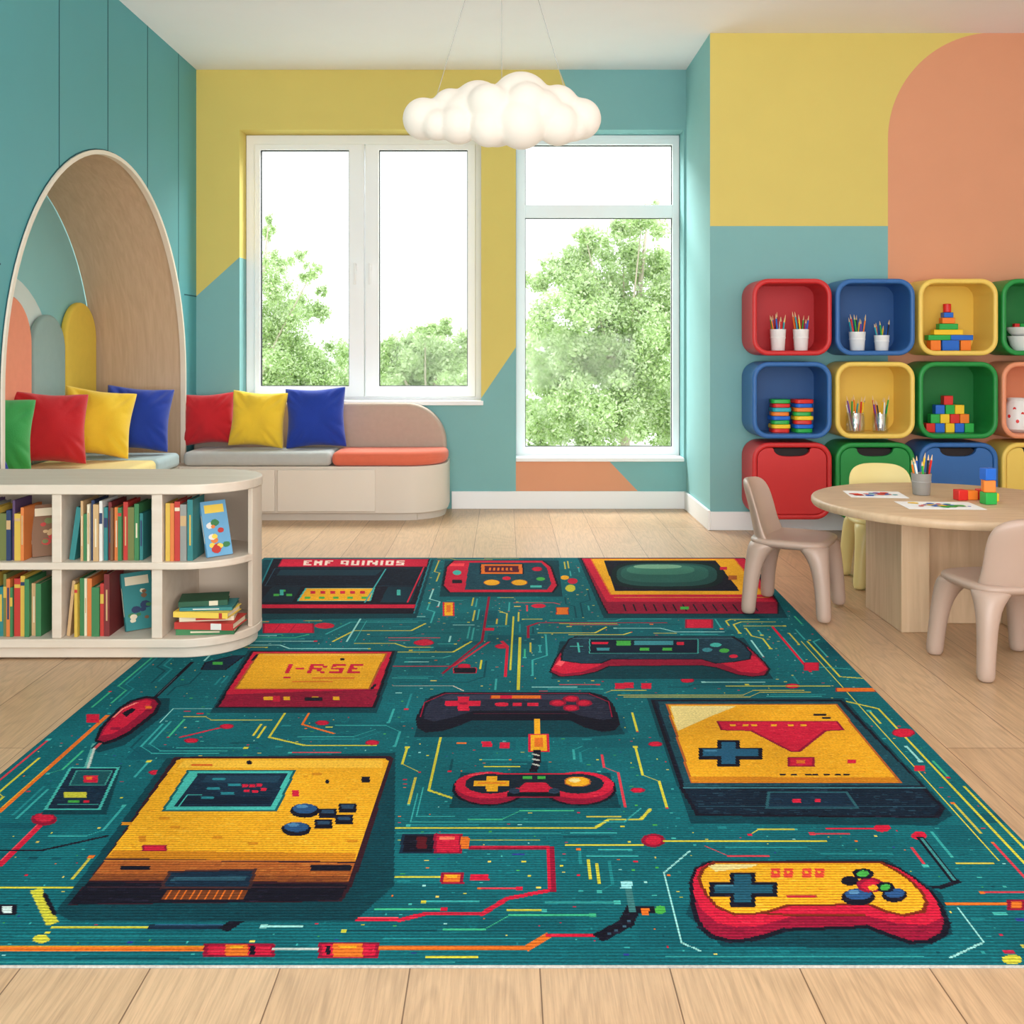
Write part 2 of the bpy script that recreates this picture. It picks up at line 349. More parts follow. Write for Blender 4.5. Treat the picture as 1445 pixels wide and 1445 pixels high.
o2=(W2[0]+.002,W2[1]-.002,W2[2]+.002,W2[3]-.002)
gt=rc(741,204,949,289,YW); gb=rc(741,307,949,631,YW)
frame_ring('window_frame',w2,o2,(gt[0],gt[1],gb[2],gt[3]),YW,YW+.09,frameM)
bm=nb(); box(bm,gt[0],gt[1],YW-.0,YW+.08,gb[3],gt[2]); obj('transom',bm,frameM,w2,bevel=.004,w=True)
for g in (gt,gb):
    frame_ring('gasket',w2,inset(g,-.001),inset(g,.0045),YW+.03,YW+.05,gasket,0,'thin black seal round the glass')
    bm=nb(); box(bm,g[0],g[1],YW+.038,YW+.042,g[2],g[3]); obj('glass',bm,glassM,w2,w=True)
bm=nb(); box(bm,W2[0],W2[1],YB-.02,YW,W2[2]-.015,W2[2]+.01); obj('sill',bm,whiteW,w2,bevel=.004,w=True)

# ================================================================ RUG
RY0=1.094*F/872; RY1=1.094*F/297; RZ=.006
XLf,XLb,XRf,XRb=-1.305,-1.25,1.135,1.247
NX,NY=720,1010; WS=NX/540.0
TEAL=(15,98,106)
grid=np.zeros((NY,NX),np.int16); pal=[TEAL]
def ci(c):
    if c not in pal: pal.append(c)
    return pal.index(c)
def r2c(px,py):
    Y=1.094*F/(py-CY); X=(px-CX)*Y/F; v=(Y-RY0)/(RY1-RY0)
    xl=XLf+(XLb-XLf)*v; xr=XRf+(XRb-XRf)*v
    return ((X-xl)/(xr-xl)*NX, v*NY)
def c2px(i,j):
    v=j/NY; xl=XLf+(XLb-XLf)*v; xr=XRf+(XRb-XRf)*v; X=xl+(xr-xl)*i/NX; Y=RY0+(RY1-RY0)*v
    return (CX+X*F/Y, CY+1.094*F/Y)
def below(px,py,py2):
    # photo x of the point straight down the rug grid from (px,py) at height py2
    i,j=r2c(px,py); _,j2=r2c(px,py2); return c2px(i,j2)[0]
def fillc(cp,c):
    a=np.array(cp); i0=max(0,int(a[:,0].min())-1); i1=min(NX,int(a[:,0].max())+2); j0=max(0,int(a[:,1].min())-1); j1=min(NY,int(a[:,1].max())+2)
    if i1<=i0 or j1<=j0: return
    ii,jj=np.meshgrid(np.arange(i0,i1)+.5,np.arange(j0,j1)+.5)
    ins=np.zeros(ii.shape,bool); n=len(a)
    for k in range(n):
        x1,y1=a[k]; x2,y2=a[(k+1)%n]
        if abs(y2-y1)<1e-9: continue
        ins^=((y1>jj)!=(y2>jj))&(ii<(x2-x1)*(jj-y1)/(y2-y1)+x1)
    grid[j0:j1,i0:i1][ins]=ci(c)
def linec(c,cp,w=2.0):
    w=max(1.01,round(w))
    for (x1,y1),(x2,y2) in zip(cp,cp[1:]):
        d=math.hypot(x2-x1,y2-y1)
        if d<1e-6: continue
        ux,uy=(x2-x1)/d*w/2,(y2-y1)/d*w/2
        a1,b1,a2,b2=x1-ux,y1-uy,x2+ux,y2+uy
        k=1.0
        if abs(ux)>.15*w and abs(uy)>.15*w: k=1.25
        fillc([(a1-uy*k,b1+ux*k),(a2-uy*k,b2+ux*k),(a2+uy*k,b2-ux*k),(a1+uy*k,b1-ux*k)],c)
DK=(20,18,32); NAVY=(20,42,62); RED=(206,28,58); CR=(146,18,50); YE=(240,170,34); OR=(228,112,36); GR=(70,170,70); TL=(70,180,168); CRM=(240,216,140); LY=(206,198,60); BR=(178,94,40); SH=(9,62,72)
PT=(150,214,206); MT=(54,162,158); DT=(8,72,82); ST=(32,132,136)
def snapc(cp):
    out=[list(cp[0])]
    for x,y in cp[1:]:
        px,py=out[-1]; dx=x-px; dy=y-py
        if abs(dy)<.14*abs(dx): y=py
        elif abs(dx)<.14*abs(dy): x=px
        out.append([x,y])
    return [(round(a)+.02,round(b)+.02) for a,b in out]
def poly(c,pts,out=None,ow=2.2):
    cp=[r2c(*p) for p in pts]; fillc(cp,c)
    if out: linec(out,cp+[cp[0]],ow*WS)
def line(c,pts,w=2.2): linec(c,snapc([r2c(*p) for p in pts]),w*WS)
def rect(c,x0,y0,x1,y1,out=None,ow=2): poly(c,[(x0,y0),(x1,y0),(x1,y1),(x0,y1)],out,ow)
def ell(c,cx,cy,rx,ry,out=None,ow=2,e=1.0): poly(c,[(cx+rx*math.copysign(abs(math.cos(2*PI*k/32))**e,math.cos(2*PI*k/32)),cy+ry*math.copysign(abs(math.sin(2*PI*k/32))**e,math.sin(2*PI*k/32))) for k in range(32)],out,ow)
FONT={'E':('111','100','110','100','111'),'M':('101','111','111','101','101'),'F':('111','100','110','100','100'),'O':('111','101','101','101','111'),
'I':('1','1','1','1','1'),'N':('1101','1101','1011','1011','1001'),'S':('111','100','111','001','111'),'R':('1110','1001','1110','1010','1001'),'-':('00','00','11','00','00'),' ':('0','0','0','0','0'),
'Q':('111','101','101','111','001'),'U':('101','101','101','101','111')}
def text(c,s,x0,y0,x1,y1,sk=0):
    n=sum(len(FONT[ch][0])+1 for ch in s)-1; dx=(x1-x0)/n; dy=(y1-y0)/5; u=0
    for ch in s:
        g=FONT[ch]
        for r,row in enumerate(g):
            for q,b in enumerate(row):
                if b=='1':
                    ox=sk*(1-r/4.0)
                    rect(c,x0+(u+q)*dx+ox,y0+r*dy,x0+(u+q+1)*dx+ox,y0+(r+1)*dy)
        u+=len(g[0])+1
rr=random.Random(11)
BGS=[(13,91,100),(17,104,111),(11,84,95)]
for k in range(90):
    i=rr.uniform(0,NX); j=rr.uniform(0,NY); w=rr.uniform(10,90); h=rr.uniform(8,60); c=rr.choice(BGS)
    fillc([(i,j),(i+w,j),(i+w,j+h),(i,j+h)],c)
bgset={0}|{ci(c) for c in BGS}
# hand placed traces
line(LY,[(550,1168),(840,1168),(858,1156),(905,1156),(918,1142)],1.5)
line(LY,[(560,1186),(760,1188)],1.0); line(MT,[(560,1176),(790,1176)],1)
line(OR,[(0,1340),(285,1340)],3.4); line(OR,[(530,1338),(745,1337),(772,1320)],3.2)
rect(RED,290,1333,385,1349,CR,1.6); rect(OR,318,1333,350,1349); line((200,210,200),[(385,1340),(452,1341)],1.5)
rect(RED,452,1332,532,1350,CR,1.6); rect(OR,470,1332,512,1350)
line(YE,[(0,1336),(285,1336)],1.0); rect(YE,325,1335,343,1338); rect(YE,478,1334,504,1338); rect(DK,352,1334,360,1348); rect(DK,460,1334,466,1348)
line(MT,[(0,1358),(640,1358)],1.0); line(ST,[(540,1325),(740,1325)],1); line(ST,[(20,1322),(360,1322)],1); line(MT,[(940,1350),(1300,1350)],1)
line(RED,[(772,1320),(850,1321)],2)
line(DK,[(850,1320),(882,1303),(893,1285),(915,1284)],5); line((60,120,120),[(885,1245),(893,1285)],3); rect((150,220,220),876,1243,892,1254)
for a,b in ((858,1316),(868,1311),(878,1305),(886,1298)): rect((60,90,110),a,b,a+5,b+3)
ell(GR,932,1284,8,6); rect(OR,905,1282,916,1292)
line(RED,[(392,1298),(565,1296),(598,1290),(680,1290),(716,1268),(776,1256)],2.6); line((240,80,90),[(400,1295),(560,1294)],1)
line(CR,[(665,1197),(777,1199),(777,1256)],3.0); line(RED,[(667,1195),(774,1197),(774,1254)],1.6)
poly(DK,[(570,1177),(615,1177),(612,1203),(565,1203)],NAVY,1.5); rect((90,20,30),588,1181,602,1198); rect(RED,614,1177,650,1203,CR,1.6); rect(OR,650,1181,662,1198); rect((250,120,90),620,1181,642,1185)
line(LY,[(520,1237),(622,1238)],1.2); rect(OR,624,1232,652,1246,CR,1.2); rect(RED,664,1234,690,1242); rect(YE,630,1235,646,1239)
line(LY,[(800,1192),(905,1187)],1.2); ell(RED,922,1186,14,8,CR,1.2); line(LY,[(938,1187),(1165,1188)],1.3)
line(RED,[(1168,1169),(1240,1168)],1.5); ell(RED,1245,1168,12,6)
ell(RED,1297,1179,11,6); line(DK,[(1300,1184),(1352,1243)],4); line((60,140,140),[(1302,1184),(1354,1243)],1.2); line(DK,[(1352,1243),(1326,1252),(1290,1250)],2)
line(OR,[(0,1145),(60,1085),(135,1010)],3.2); rect(RED,122,1008,140,1020); line(YE,[(3,1139),(60,1082)],1)
line(RED,[(0,1220),(68,1158)],4); line((240,80,90),[(0,1215),(64,1156)],1); ell(CR,62,1156,18,9); ell(RED,62,1154,14,6); line(DK,[(0,1200),(60,1198),(150,1180)],1.6); line((90,170,160),[(120,1085),(132,1050)],2)
line(LY,[(0,1252),(105,1252)],1.2); line(LY,[(52,1258),(72,1302)],3.4); line(DK,[(62,1262),(76,1290)],1.2); line(LY,[(75,1308),(215,1308)],1.3); line(NAVY,[(215,1308),(320,1306)],4); line((60,110,150),[(220,1305),(318,1304)],1); line(DK,[(320,1308),(372,1275)],4.4)
line(LY,[(1175,985),(1240,1000),(1275,1040),(1445,1255)],1.5); line(LY,[(1130,905),(1280,1040),(1445,1215)],1.0)
rect(OR,1180,971,1235,976,CR,1)
ell(RED,1275,1034,15,6,CR,1); rect(RED,1290,1080,1305,1088)
line(OR,[(1330,1276),(1440,1277)],2.0); rect(OR,1424,1271,1445,1283,CR,1.2)
line(LY,[(1360,1110),(1445,1200)],1.5); ell(LY,1428,1354,14,7); ell(LY,58,1325,12,6)
line(PT,[(975,1200),(935,1232),(935,1270),(962,1330),(990,1342)],1.0)
line(PT,[(1350,1282),(1386,1330),(1340,1352)],1.0)
line(LY,[(623,1035),(612,1115),(650,1130)],1.2); line(MT,[(588,1120),(588,1160),(880,1160),(905,1140)],1.0); line(MT,[(596,1112),(596,1152),(640,1152)],1)
line(LY,[(403,1005),(385,1040),(430,1052),(530,1052)],1.3); line(OR,[(438,1003),(432,1022),(470,1035)],1.5); line(RED,[(255,1040),(320,1025)],1.3)
line(PT,[(225,1020),(240,1000),(300,1000)],1.0)
for x,y in ((320,1025),(525,1048),(640,1025),(600,905),(455,1020),(970,960),(1118,968),(655,940),(708,912),(220,1090),(270,1045),(900,1115),(925,1050)): ell(RED,x,y,9,3.2,CR,1)
line(CR,[(690,838),(690,905),(625,950)],2.4); line(RED,[(552,940),(640,940),(690,906)],1.3); rect(RED,683,886,697,890); rect(DK,640,942,672,950,RED,1); line(RED,[(708,905),(716,912),(712,955)],2.2)
line(LY,[(733,900),(733,973)],2.2); line(LY,[(725,870),(728,945)],1.2)
line(LY,[(470,905),(500,890),(580,890),(600,880)],1.4); line(MT,[(460,895),(495,878),(590,876)],1.4); line(LY,[(560,920),(640,920),(665,905)],1.4)
line((210,200,180),[(555,968),(640,968),(655,975)],1.1)
line(LY,[(1140,905),(1185,955),(1230,958)],1.2); line(LY,[(1170,968),(1025,968)],1.2); line(MT,[(1105,900),(1150,940),(1200,944)],1.2)
line(RED,[(1090,885),(1160,948)],2.6); rect(RED,1135,935,1155,946,CR,1); rect(RED,968,874,1005,886,CR,1.2)
line(CR,[(745,900),(745,884),(760,879),(940,880)],2.0); rect(OR,785,857,802,867,CR,1); line(LY,[(790,880),(870,880)],1.4); line(LY,[(760,893),(840,893),(855,885)],1.2)
rect(YE,626,850,640,869,RED,1.6); rect(OR,630,854,636,864); rect(RED,372,880,442,893,CR,1.2); line(CR,[(395,880),(390,893)],1); line(CR,[(418,880),(413,893)],1)
ell(RED,458,883,14,4); ell(RED,598,907,14,4,CR,1); ell(RED,760,855,10,3); ell(LY,805,830,7,5); ell(RED,808,820,7,4); ell(YE,797,815,6,3)
line(PT,[(490,905),(520,870),(600,868)],1.2); line(PT,[(640,882),(668,882)],1.2); line(MT,[(500,905),(526,876),(600,874)],1.0)
for x,y in ((680,1050),(705,1052),(880,967),(905,968),(868,968)): rect(RED,x,y-4,x+14,y+4)
# console top-left
poly(SH,[(340,875),(372,790),(612,790),(588,872)])
poly(DK,[(350,865),(385,788.3),(608,788.3),(584,865)],(30,120,130),1.4)
poly(CR,[(398,788.6),(605,788.6),(602,800),(392,800)]); poly(RED,[(399,789.4),(604,789.4),(602,799),(394,799)]); text((244,214,200),'EMF QUINIOS',428,791,570,797.6,1)
poly((14,22,38),[(388,802),(598,802),(590,827),(374,827)],(40,80,100),1)
poly((22,52,66),[(396,804),(540,804),(530,812),(390,812)]); poly((18,40,54),[(384,828),(425,828),(412,850),(366,850)]); poly((18,48,62),[(548,828),(588,828),(580,850),(536,850)])
poly(YE,[(432,830),(528,830),(522,848),(420,848)],TL,1.2)
for x in range(438,520,14): rect(RED,x,834,x+7,838)
for x in range(430,512,20): rect(GR,x,842,x+8,845)
for x,y in ((395,832),(404,838),(386,838)): rect(GR,x,y,x+8,y+3)
poly(RED,[(352,853),(586,853),(584,862),(350,862)],CR,1); poly(DK,[(352,858),(585,858),(583,866),(350,866)])
for x in (395,560): rect(TL,x,832,x+5,840)
line((60,160,160),[(544,803),(532,850)],1.4); line(RED,[(598,800),(580,850)],1.4)
# handheld, far centre
poly(SH,[(620,842),(628,791),(788,791),(794,842)])
poly(RED,[(640,791),(766,791),(778,800),(787,826),(780,836),(634,836),(625,826),(630,800)],DK,2)
poly((24,66,80),[(662,794),(764,794),(772,802),(778,824),(772,832),(656,832)])
poly((250,70,80),[(636,795),(656,795),(654,799),(634,799)]); ell(TL,645,808,6,3.4); rect(DK,638,818,652,823)
rect(OR,678,796,738,810,DK,1.3); rect((90,24,40),684,798.5,732,807.5)
for x in range(690,726,6): rect(OR,x,801,x+3,805)
ell(YE,694,822,11,4,BR,1); ell(YE,733,822,11,4,BR,1); ell(RED,715,816,6,2.6); ell(RED,758,803,7,3,CR,1); ell(GR,763,817,6,2.5); rect(TL,748,826,764,829)
# television
poly(SH,[(815,787),(1062,787),(1112,872),(852,872)])
poly(CR,[(820,788),(1052,788),(1098,850),(1098,866),(858,866),(850,852)],DK,1.4)
poly(RED,[(822,788),(1050,788),(1094,849),(856,849)])
poly(YE,[(834,788.5),(1036,788.5),(1078,839),(862,839)],OR,1.2)
poly(DK,[(852,791),(1010,791),(1044,834),(868,834)]); line((80,66,50),[(854,792),(1008,792)],1)
ell((14,34,34),942,811.5,79,19.5,None,1,.62); ell((34,76,72),941,811,71,16.5,None,1,.66); ell((44,96,86),938,809,62,13,None,1,.7); ell((62,120,102),932,804,48,7,None,1,.8); ell((120,168,138),928,799.5,34,3,None,1,.8)
rect(RED,1016,800,1026,804); rect(BR,1028,812,1040,818); rect(OR,1050,824,1060,829)
for k in range(14): line(DK,[(880+k*14,853),(883+k*14,862)],1.2)
line(YE,[(868,843),(1085,843)],1.2); rect(GR,960,856,972,860)
# flat box, centre-left
poly(SH,[(296,1006),(350,918),(562,918),(532,1006)])
poly(CR,[(356,919),(555,919),(528,998),(306,998)],DK,2)
poly(RED,[(358,920),(553,920),(534,972),(318,980)]); poly(YE,[(365,922),(545,922),(521,972),(332,972)],BR,1.2)
text(RED,'I-RSE',402,937,508,950,5); rect(YE,470,941,474,943); rect(YE,432,944,436,946)
rect(RED,400,955,410,957); rect(OR,440,956,500,957.5); rect(OR,412,961,470,962.5)
for x in (372,378,400,440,470): rect(YE,x,983,x+9,988)
rect(RED,385,982,395,990); rect(DK,430,984,455,989)
line(CRM,[(372,924),(538,924)],1.0); rect(DK,480,929,486,932)
line(DK,[(362,924),(356,932)],2); line(DK,[(530,966),(524,972)],2)
poly(NAVY,[(290,935),(330,925),(345,925),(318,945),(284,945)],DK,1.2); rect(GR,300,934,314,938)
# dark gamepad top-right
poly(SH,[(778,958),(790,905),(1050,900),(1092,958)])
poly(CR,[(776,948),(784,930),(796,912),(812,898),(1035,898),(1050,908),(1064,920),(1078,934),(1086,944),(1080,953),(1062,955),(1040,952),(1010,942),(990,939),(860,940),(842,948),(820,953),(790,955)],DK,1.6)
poly(RED,[(778,945),(790,928),(815,926),(860,930),(845,940),(820,948),(795,951)]); poly(RED,[(1005,930),(1040,924),(1066,926),(1083,944),(1070,950),(1045,948)])
poly((250,90,100),[(784,938),(792,929),(802,929),(792,940)])
poly((28,56,72),[(803,902),(815,898),(1032,898),(1048,908),(1060,922),(1058,930),(1035,934),(1010,936),(990,930),(862,930),(848,936),(820,936),(792,932),(794,918)],DK,1.4)
line((70,130,140),[(808,901),(1034,901)],1.0)
rect((14,30,48),832,902,985,922,TL,1); rect(RED,835,906,858,909); rect(GR,870,904,890,911); rect((60,140,150),895,904,950,910); rect(GR,935,914,948,918); rect(GR,903,914,916,918); rect(RED,955,906,965,910); rect((60,140,150),842,914,860,918)
line(TL,[(806,912),(822,912)],1.4); line(TL,[(815,907),(812,920)],1.4); ell(TL,1010,910,8,3); ell(GR,1022,918,7,3); ell((60,140,150),998,917,7,3); ell(RED,1035,926,6,2.5)
# dark gamepad centre
poly(SH,[(584,1040),(600,985),(850,980),(882,1036),(830,1040),(640,1040)])
poly((18,18,32),[(608,984),(628,977),(832,977),(855,984),(864,994),(870,1008),(873,1022),(866,1030),(850,1032),(826,1026),(806,1016),(664,1016),(646,1024),(624,1031),(602,1033),(590,1026),(588,1014),(596,998)],DK,1.8)
poly((38,40,58),[(612,984),(630,979),(830,979),(850,985),(862,1000),(864,1014),(850,1016),(820,1010),(800,1003),(668,1003),(640,1012),(612,1018),(598,1014),(600,1000)])
poly((56,58,78),[(622,984),(634,981),(826,981),(842,985),(836,987),(630,987)])
line(CR,[(592,1012),(602,992),(628,979),(832,979),(858,990),(868,1012)],1.0); line((86,24,48),[(668,1007),(800,1007)],1.0)
rect(RED,628,989,678,996); rect(RED,646,983,662,1003); rect(CR,648,991,660,994); rect(OR,692,981,764,986,CR,1); rect(RED,706,981.5,722,985.5); ell(RED,708,994,10,3); rect(RED,724,992,736,996); rect(RED,744,992,760,996)
for x,y in ((787,992),(806,986),(806,999),(824,992)): ell(RED,x,y,10,4,CR,1.2)
line(YE,[(757,1016),(757,1036)],3.6); rect(YE,747,1036,773,1060,RED,1.8); rect(OR,754,1041,766,1054); line(DK,[(757,1060),(755,1074),(752,1087)],4.4)
for y in (1064,1071,1078): line((190,190,180),[(752,y),(760,y+2)],1.2)
# small red gamepad
poly(SH,[(634,1140),(650,1090),(860,1090),(876,1140)])
ell(CR,690,1113,50,23,DK,1.6); ell(CR,818,1113,50,23,DK,1.6); rect(CR,690,1092,818,1126)
ell(RED,690,1108,48,19); ell(RED,818,1108,48,19); rect(RED,690,1091,818,1119)
ell((24,36,48),692,1106,36,14); ell((24,36,48),816,1106,36,14); rect((24,36,48),700,1093,808,1112)
rect(YE,669,1102,718,1109); rect(YE,686,1095,702,1117); rect(OR,674,1104,714,1106); ell(YE,815,1103,18,7,BR,1); ell(CRM,811,1101,8,3); poly(RED,[(732,1112),(742,1104),(770,1104),(778,1112)]); rect(GR,738,1095,750,1099); rect(GR,758,1095,770,1099); rect((10,20,30),715,1118,790,1124)
ell((40,60,80),726,1116,8,4); ell((40,60,80),782,1116,8,4); line((250,90,100),[(662,1094),(690,1090)],1)
# big yellow handheld (right side runs straight down the weave)
e1=below(549,1071,1216); e2=below(549,1071,1245); d1=below(552,1068,1150); d2=below(552,1068,1212)
poly(SH,[(78,1288),(140,1205),(235,1070),(558,1062),(556,1250),(500,1300),(100,1300)])
poly((54,24,34),[(246,1068),(550,1066.5),(555,1070),(d1+6,1150),(d2+8,1212),(e2+6,1250),(e2-8,1272),(94,1277),(124,1244),(148,1212)])
poly(YE,[(250,1073),(256,1070.5),(543,1070.5),(549,1074),(e1,1216),(150,1211)])
poly((250,190,60),[(260,1073),(540,1073),(540,1083),(250,1083)])
poly((206,128,26),[(160,1200),(e1+2,1204),(e1,1216),(150,1211)])
poly(BR,[(149,1213),(e1,1218),(e2,1245),(127,1242)])
line((208,124,50),[(146,1215),(e1-3,1220)],1)
poly((140,72,34),[(134,1233),(e2+2,1236),(e2,1245),(127,1242)])
poly(DK,[(124,1245),(e2,1248),(e2-12,1271),(95,1276)]); line((70,40,50),[(122,1252),(e2-6,1254)],1)
poly(TL,[(266,1087),(416,1087),(390,1144),(230,1144)],(20,90,90),1.6); poly(NAVY,[(280,1091),(406,1091),(383,1138),(246,1138)])
poly((28,60,80),[(292,1094),(398,1094),(392,1104),(284,1104)]); poly((14,30,48),[(258,1124),(384,1124),(380,1135),(250,1135)])
for x,y in ((300,1098),(322,1106),(292,1111),(284,1124),(312,1118)): rect((40,130,140),x,y,x+18,y+3)
for x,y in ((342,1107),(352,1107),(362,1106),(344,1114),(356,1115),(368,1112)): rect(RED,x,y,x+8,y+4)
line(TL,[(250,1139),(260,1122),(282,1122)],1)
for x,y in ((430,1142),(418,1168)): ell(DK,x,y+2,21,10); ell((40,80,124),x,y-1,17,7); ell((80,130,170),x-4,y-4,8,2.5)
for x,y in ((463,1148),(457,1163),(491,1141),(486,1157)): rect(DK,x-13,y-7,x+12,y+6); rect((44,70,96),x-9,y-5,x+8,y)
rect(RED,412,1115,422,1124); rect(RED,202,1193,234,1201,CR,1); rect(OR,270,1078,300,1081); ell(DK,462,1103,3,3); ell(DK,352,1076,4,3); rect((206,128,26),196,1180,206,1188); rect(DK,510,1096,522,1104)
for x,y in ((172,1160),(240,1165),(300,1180),(350,1188),(490,1185),(440,1090),(225,1152)): rect((214,136,26),x,y,x+14,y+4)
poly(NAVY,[(240,1230),(360,1227),(352,1253),(228,1253)],(70,40,40),1.6); poly((44,84,100),[(245,1238),(350,1236),(346,1242),(240,1243)])
poly((120,60,30),[(236,1256),(350,1256),(344,1269),(228,1270)])
for k in range(10): line(OR,[(240+k*11,1257),(235+k*11,1269)],1.0)
rect(DK,170,1222,212,1228); rect(DK,438,1220,496,1229)
# right cartridge
poly(SH,[(912,985),(1190,985),(1345,1150),(1320,1165),(975,1162)])
poly((16,32,48),[(921,988),(1186,988),(1330,1140),(1322,1153),(985,1150),(962,1112)],DK,2)
poly((26,70,82),[(928,990),(1184,990),(1300,1108),(966,1110)])
poly(YE,[(941,994),(1180,994),(1270,1104),(976,1104)],BR,1.4)
poly(CRM,[(946,996),(1040,996),(1010,1008),(956,1032)]); poly((206,128,26),[(974,1096),(1263,1097),(1269,1104),(976,1104)])
poly(RED,[(1012,1018),(1180,1018),(1190,1030),(1165,1031),(1128,1060),(1116,1060),(1060,1031),(1018,1030)],CR,1.2)
for x in (1030,1048,1060,1088,1112,1130): rect(YE,x,1022,x+8,1025)
rect(DK,986,1055,1076,1072); rect(DK,1012,1044,1044,1082); rect((36,90,120),992,1057,1070,1067); rect((36,90,120),1018,1047,1038,1078); rect((70,130,160),994,1058,1012,1060)
rect(RED,1113,1069,1148,1081,CR,1.2); rect(OR,1124,1073,1136,1077); rect(RED,1196,1072,1208,1077)
for x in (1100,1116,1136,1146,1162,1178,1190): rect(DK,x,1092,x+9,1094.5)
poly(NAVY,[(1085,1118),(1195,1118),(1210,1140),(1082,1140)],(40,90,100),1.2); rect(RED,1118,1127,1130,1133); rect(RED,1150,1127,1158,1132)
rect(DK,1148,1007,1166,1010); rect(DK,1160,1012,1172,1014)
line((60,120,130),[(966,1112),(1302,1110)],1.2); line((40,80,96),[(984,1138),(1318,1138)],1)
# bottom-right gamepad
poly(SH,[(968,1290),(990,1216),(1250,1212),(1330,1262),(1345,1318),(1300,1338),(1020,1336)])
poly(CR,[(984,1226),(1003,1217),(1245,1217),(1268,1226),(1290,1240),(1312,1258),(1326,1276),(1337,1302),(1332,1318),(1312,1329),(1285,1330),(1255,1320),(1225,1308),(1108,1312),(1084,1320),(1060,1326),(1030,1328),(1005,1322),(988,1308),(978,1276),(976,1246)],DK,2)
poly(RED,[(984,1226),(1003,1217),(1245,1217),(1268,1226),(1290,1240),(1312,1258),(1326,1280),(1328,1296),(1305,1306),(1262,1302),(1215,1290),(1120,1292),(1075,1306),(1040,1308),(1012,1302),(990,1284),(979,1262),(978,1242)])
poly(YE,[(992,1226),(1008,1217),(1243,1217),(1264,1228),(1282,1240),(1298,1256),(1308,1272),(1303,1286),(1275,1292),(1250,1286),(1225,1276),(1110,1278),(1085,1286),(1062,1290),(1036,1290),(1012,1280),(996,1262),(986,1240)],(120,40,20),1.4)
poly(CRM,[(1000,1222),(1012,1219),(1072,1219),(1060,1224),(1010,1230)])
rect(DK,1001,1245,1097,1266); rect(DK,1030,1231,1066,1280); rect((30,84,104),1008,1248,1090,1260); rect((30,84,104),1036,1234,1060,1274); rect((70,130,150),1010,1249,1034,1251)
for x in (1088,1106,1132,1150): rect((226,70,50),x,1225,x+13,1238)
for x in (1092,1110,1136,1154): rect(YE,x,1229,x+4,1232)
ell(DK,1211,1266,24,12); ell((44,84,134),1211,1262,19,8); ell((90,140,180),1205,1259,8,3); ell(DK,1262,1263,18,10); ell((44,84,134),1262,1260,14,7); ell(DK,1199,1243,12,7); ell(RED,1228,1249,16,9,CR,1.2); ell(GR,1218,1233,12,6,DK,1.2); ell(GR,1249,1252,10,6,DK,1.2); ell(YE,1232,1253,7,4)
line(BR,[(1112,1266),(1150,1266)],2.4); line(RED,[(1114,1266),(1148,1266)],1.2); line((120,40,20),[(1070,1288),(1115,1292),(1160,1289),(1220,1294)],1.3)
# mouse-like red device at left
poly(SH,[(128,1056),(200,985),(240,985),(238,1005),(175,1052),(140,1062)])
poly(DK,[(133,1046),(140,1028),(152,1014),(168,998),(184,988),(206,982),(222,984),(228,992),(222,1006),(205,1020),(184,1036),(164,1046),(146,1051)])
poly(CR,[(138,1044),(146,1027),(158,1013),(172,999),(188,990),(206,985),(218,987),(223,993),(216,1005),(200,1018),(180,1033),(162,1042),(147,1047)])
poly(RED,[(143,1038),(150,1026),(162,1013),(176,1000),(190,992),(206,987),(214,989),(212,996),(198,1008),(178,1024),(160,1035)])
line((250,130,120),[(160,1012),(176,1000),(192,992)],1.2); poly(DK,[(172,1006),(186,999),(192,1001),(178,1012)]); rect(OR,205,996,214,1000); rect(CR,156,1026,170,1030)
line(DK,[(218,985),(245,957),(275,935)],3); line((70,80,90),[(222,980),(248,955)],1)
line((200,80,80),[(140,1050),(133,1056)],2.6)
# small teal box at left
poly(SH,[(92,1092),(172,1080),(150,1150),(58,1150)])
poly(NAVY,[(100,1083),(167,1083),(140,1142),(64,1142)],TL,1.3); poly((24,78,84),[(108,1088),(158,1088),(148,1108),(98,1108)],(60,150,140),1); rect(RED,118,1094,138,1104); rect(OR,122,1096,130,1100); rect(LY,90,1118,122,1126); rect(GR,96,1129,112,1133); rect(RED,118,1129,126,1133); line(TL,[(80,1136),(136,1136)],1)
line((190,200,190),[(133,1056),(125,1083)],1.6)
rect((210,225,220),0,1278,20,1290,DK,1.2)
# pixel dither over every drawn colour
rg=np.random.default_rng(4)
VAR={YE:[(248,184,52),(228,154,28),(234,162,30)],RED:[(222,46,72),(184,22,52)],CR:[(164,26,56),(124,14,44)],BR:[(194,112,50),(158,80,36)],DK:[(30,28,44),(14,12,24),(36,32,50)],NAVY:[(28,56,78),(14,32,50)],
(16,32,48):[(24,44,62),(12,22,36),(34,62,80)],(26,70,82):[(34,86,98),(20,56,68)],(38,40,58):[(50,54,74),(28,30,46)],(140,72,34):[(156,84,38),(118,58,32)],SH:[(8,54,64),(11,70,80)],(28,56,72):[(38,72,90),(20,44,58)],(14,22,38):[(24,40,58),(10,14,26)],(24,66,80):[(34,84,98),(18,52,66)],TEAL:[(17,106,114),(12,90,98),(20,112,118)]}
for c,vv in VAR.items():
    if c not in pal: continue
    f=ci(c); ys,xs=np.nonzero(grid==f); 
    if len(ys)==0: continue
    k=int(len(ys)*(.05 if c!=TEAL else .025)); pick=rg.choice(len(ys),min(k,len(ys)),replace=False)
    for q in pick:
        y,x=ys[q],xs[q]; w=int(rg.integers(1,6)); h=1 if rg.random()<.75 else 2
        sub_=grid[y:y+h,x:x+w]
        if (sub_==f).all(): grid[y:y+h,x:x+w]=ci(vv[int(rg.integers(0,len(vv)))])
bgset|={ci(c) for c in VAR[TEAL]}
BG=np.isin(grid,list(bgset))
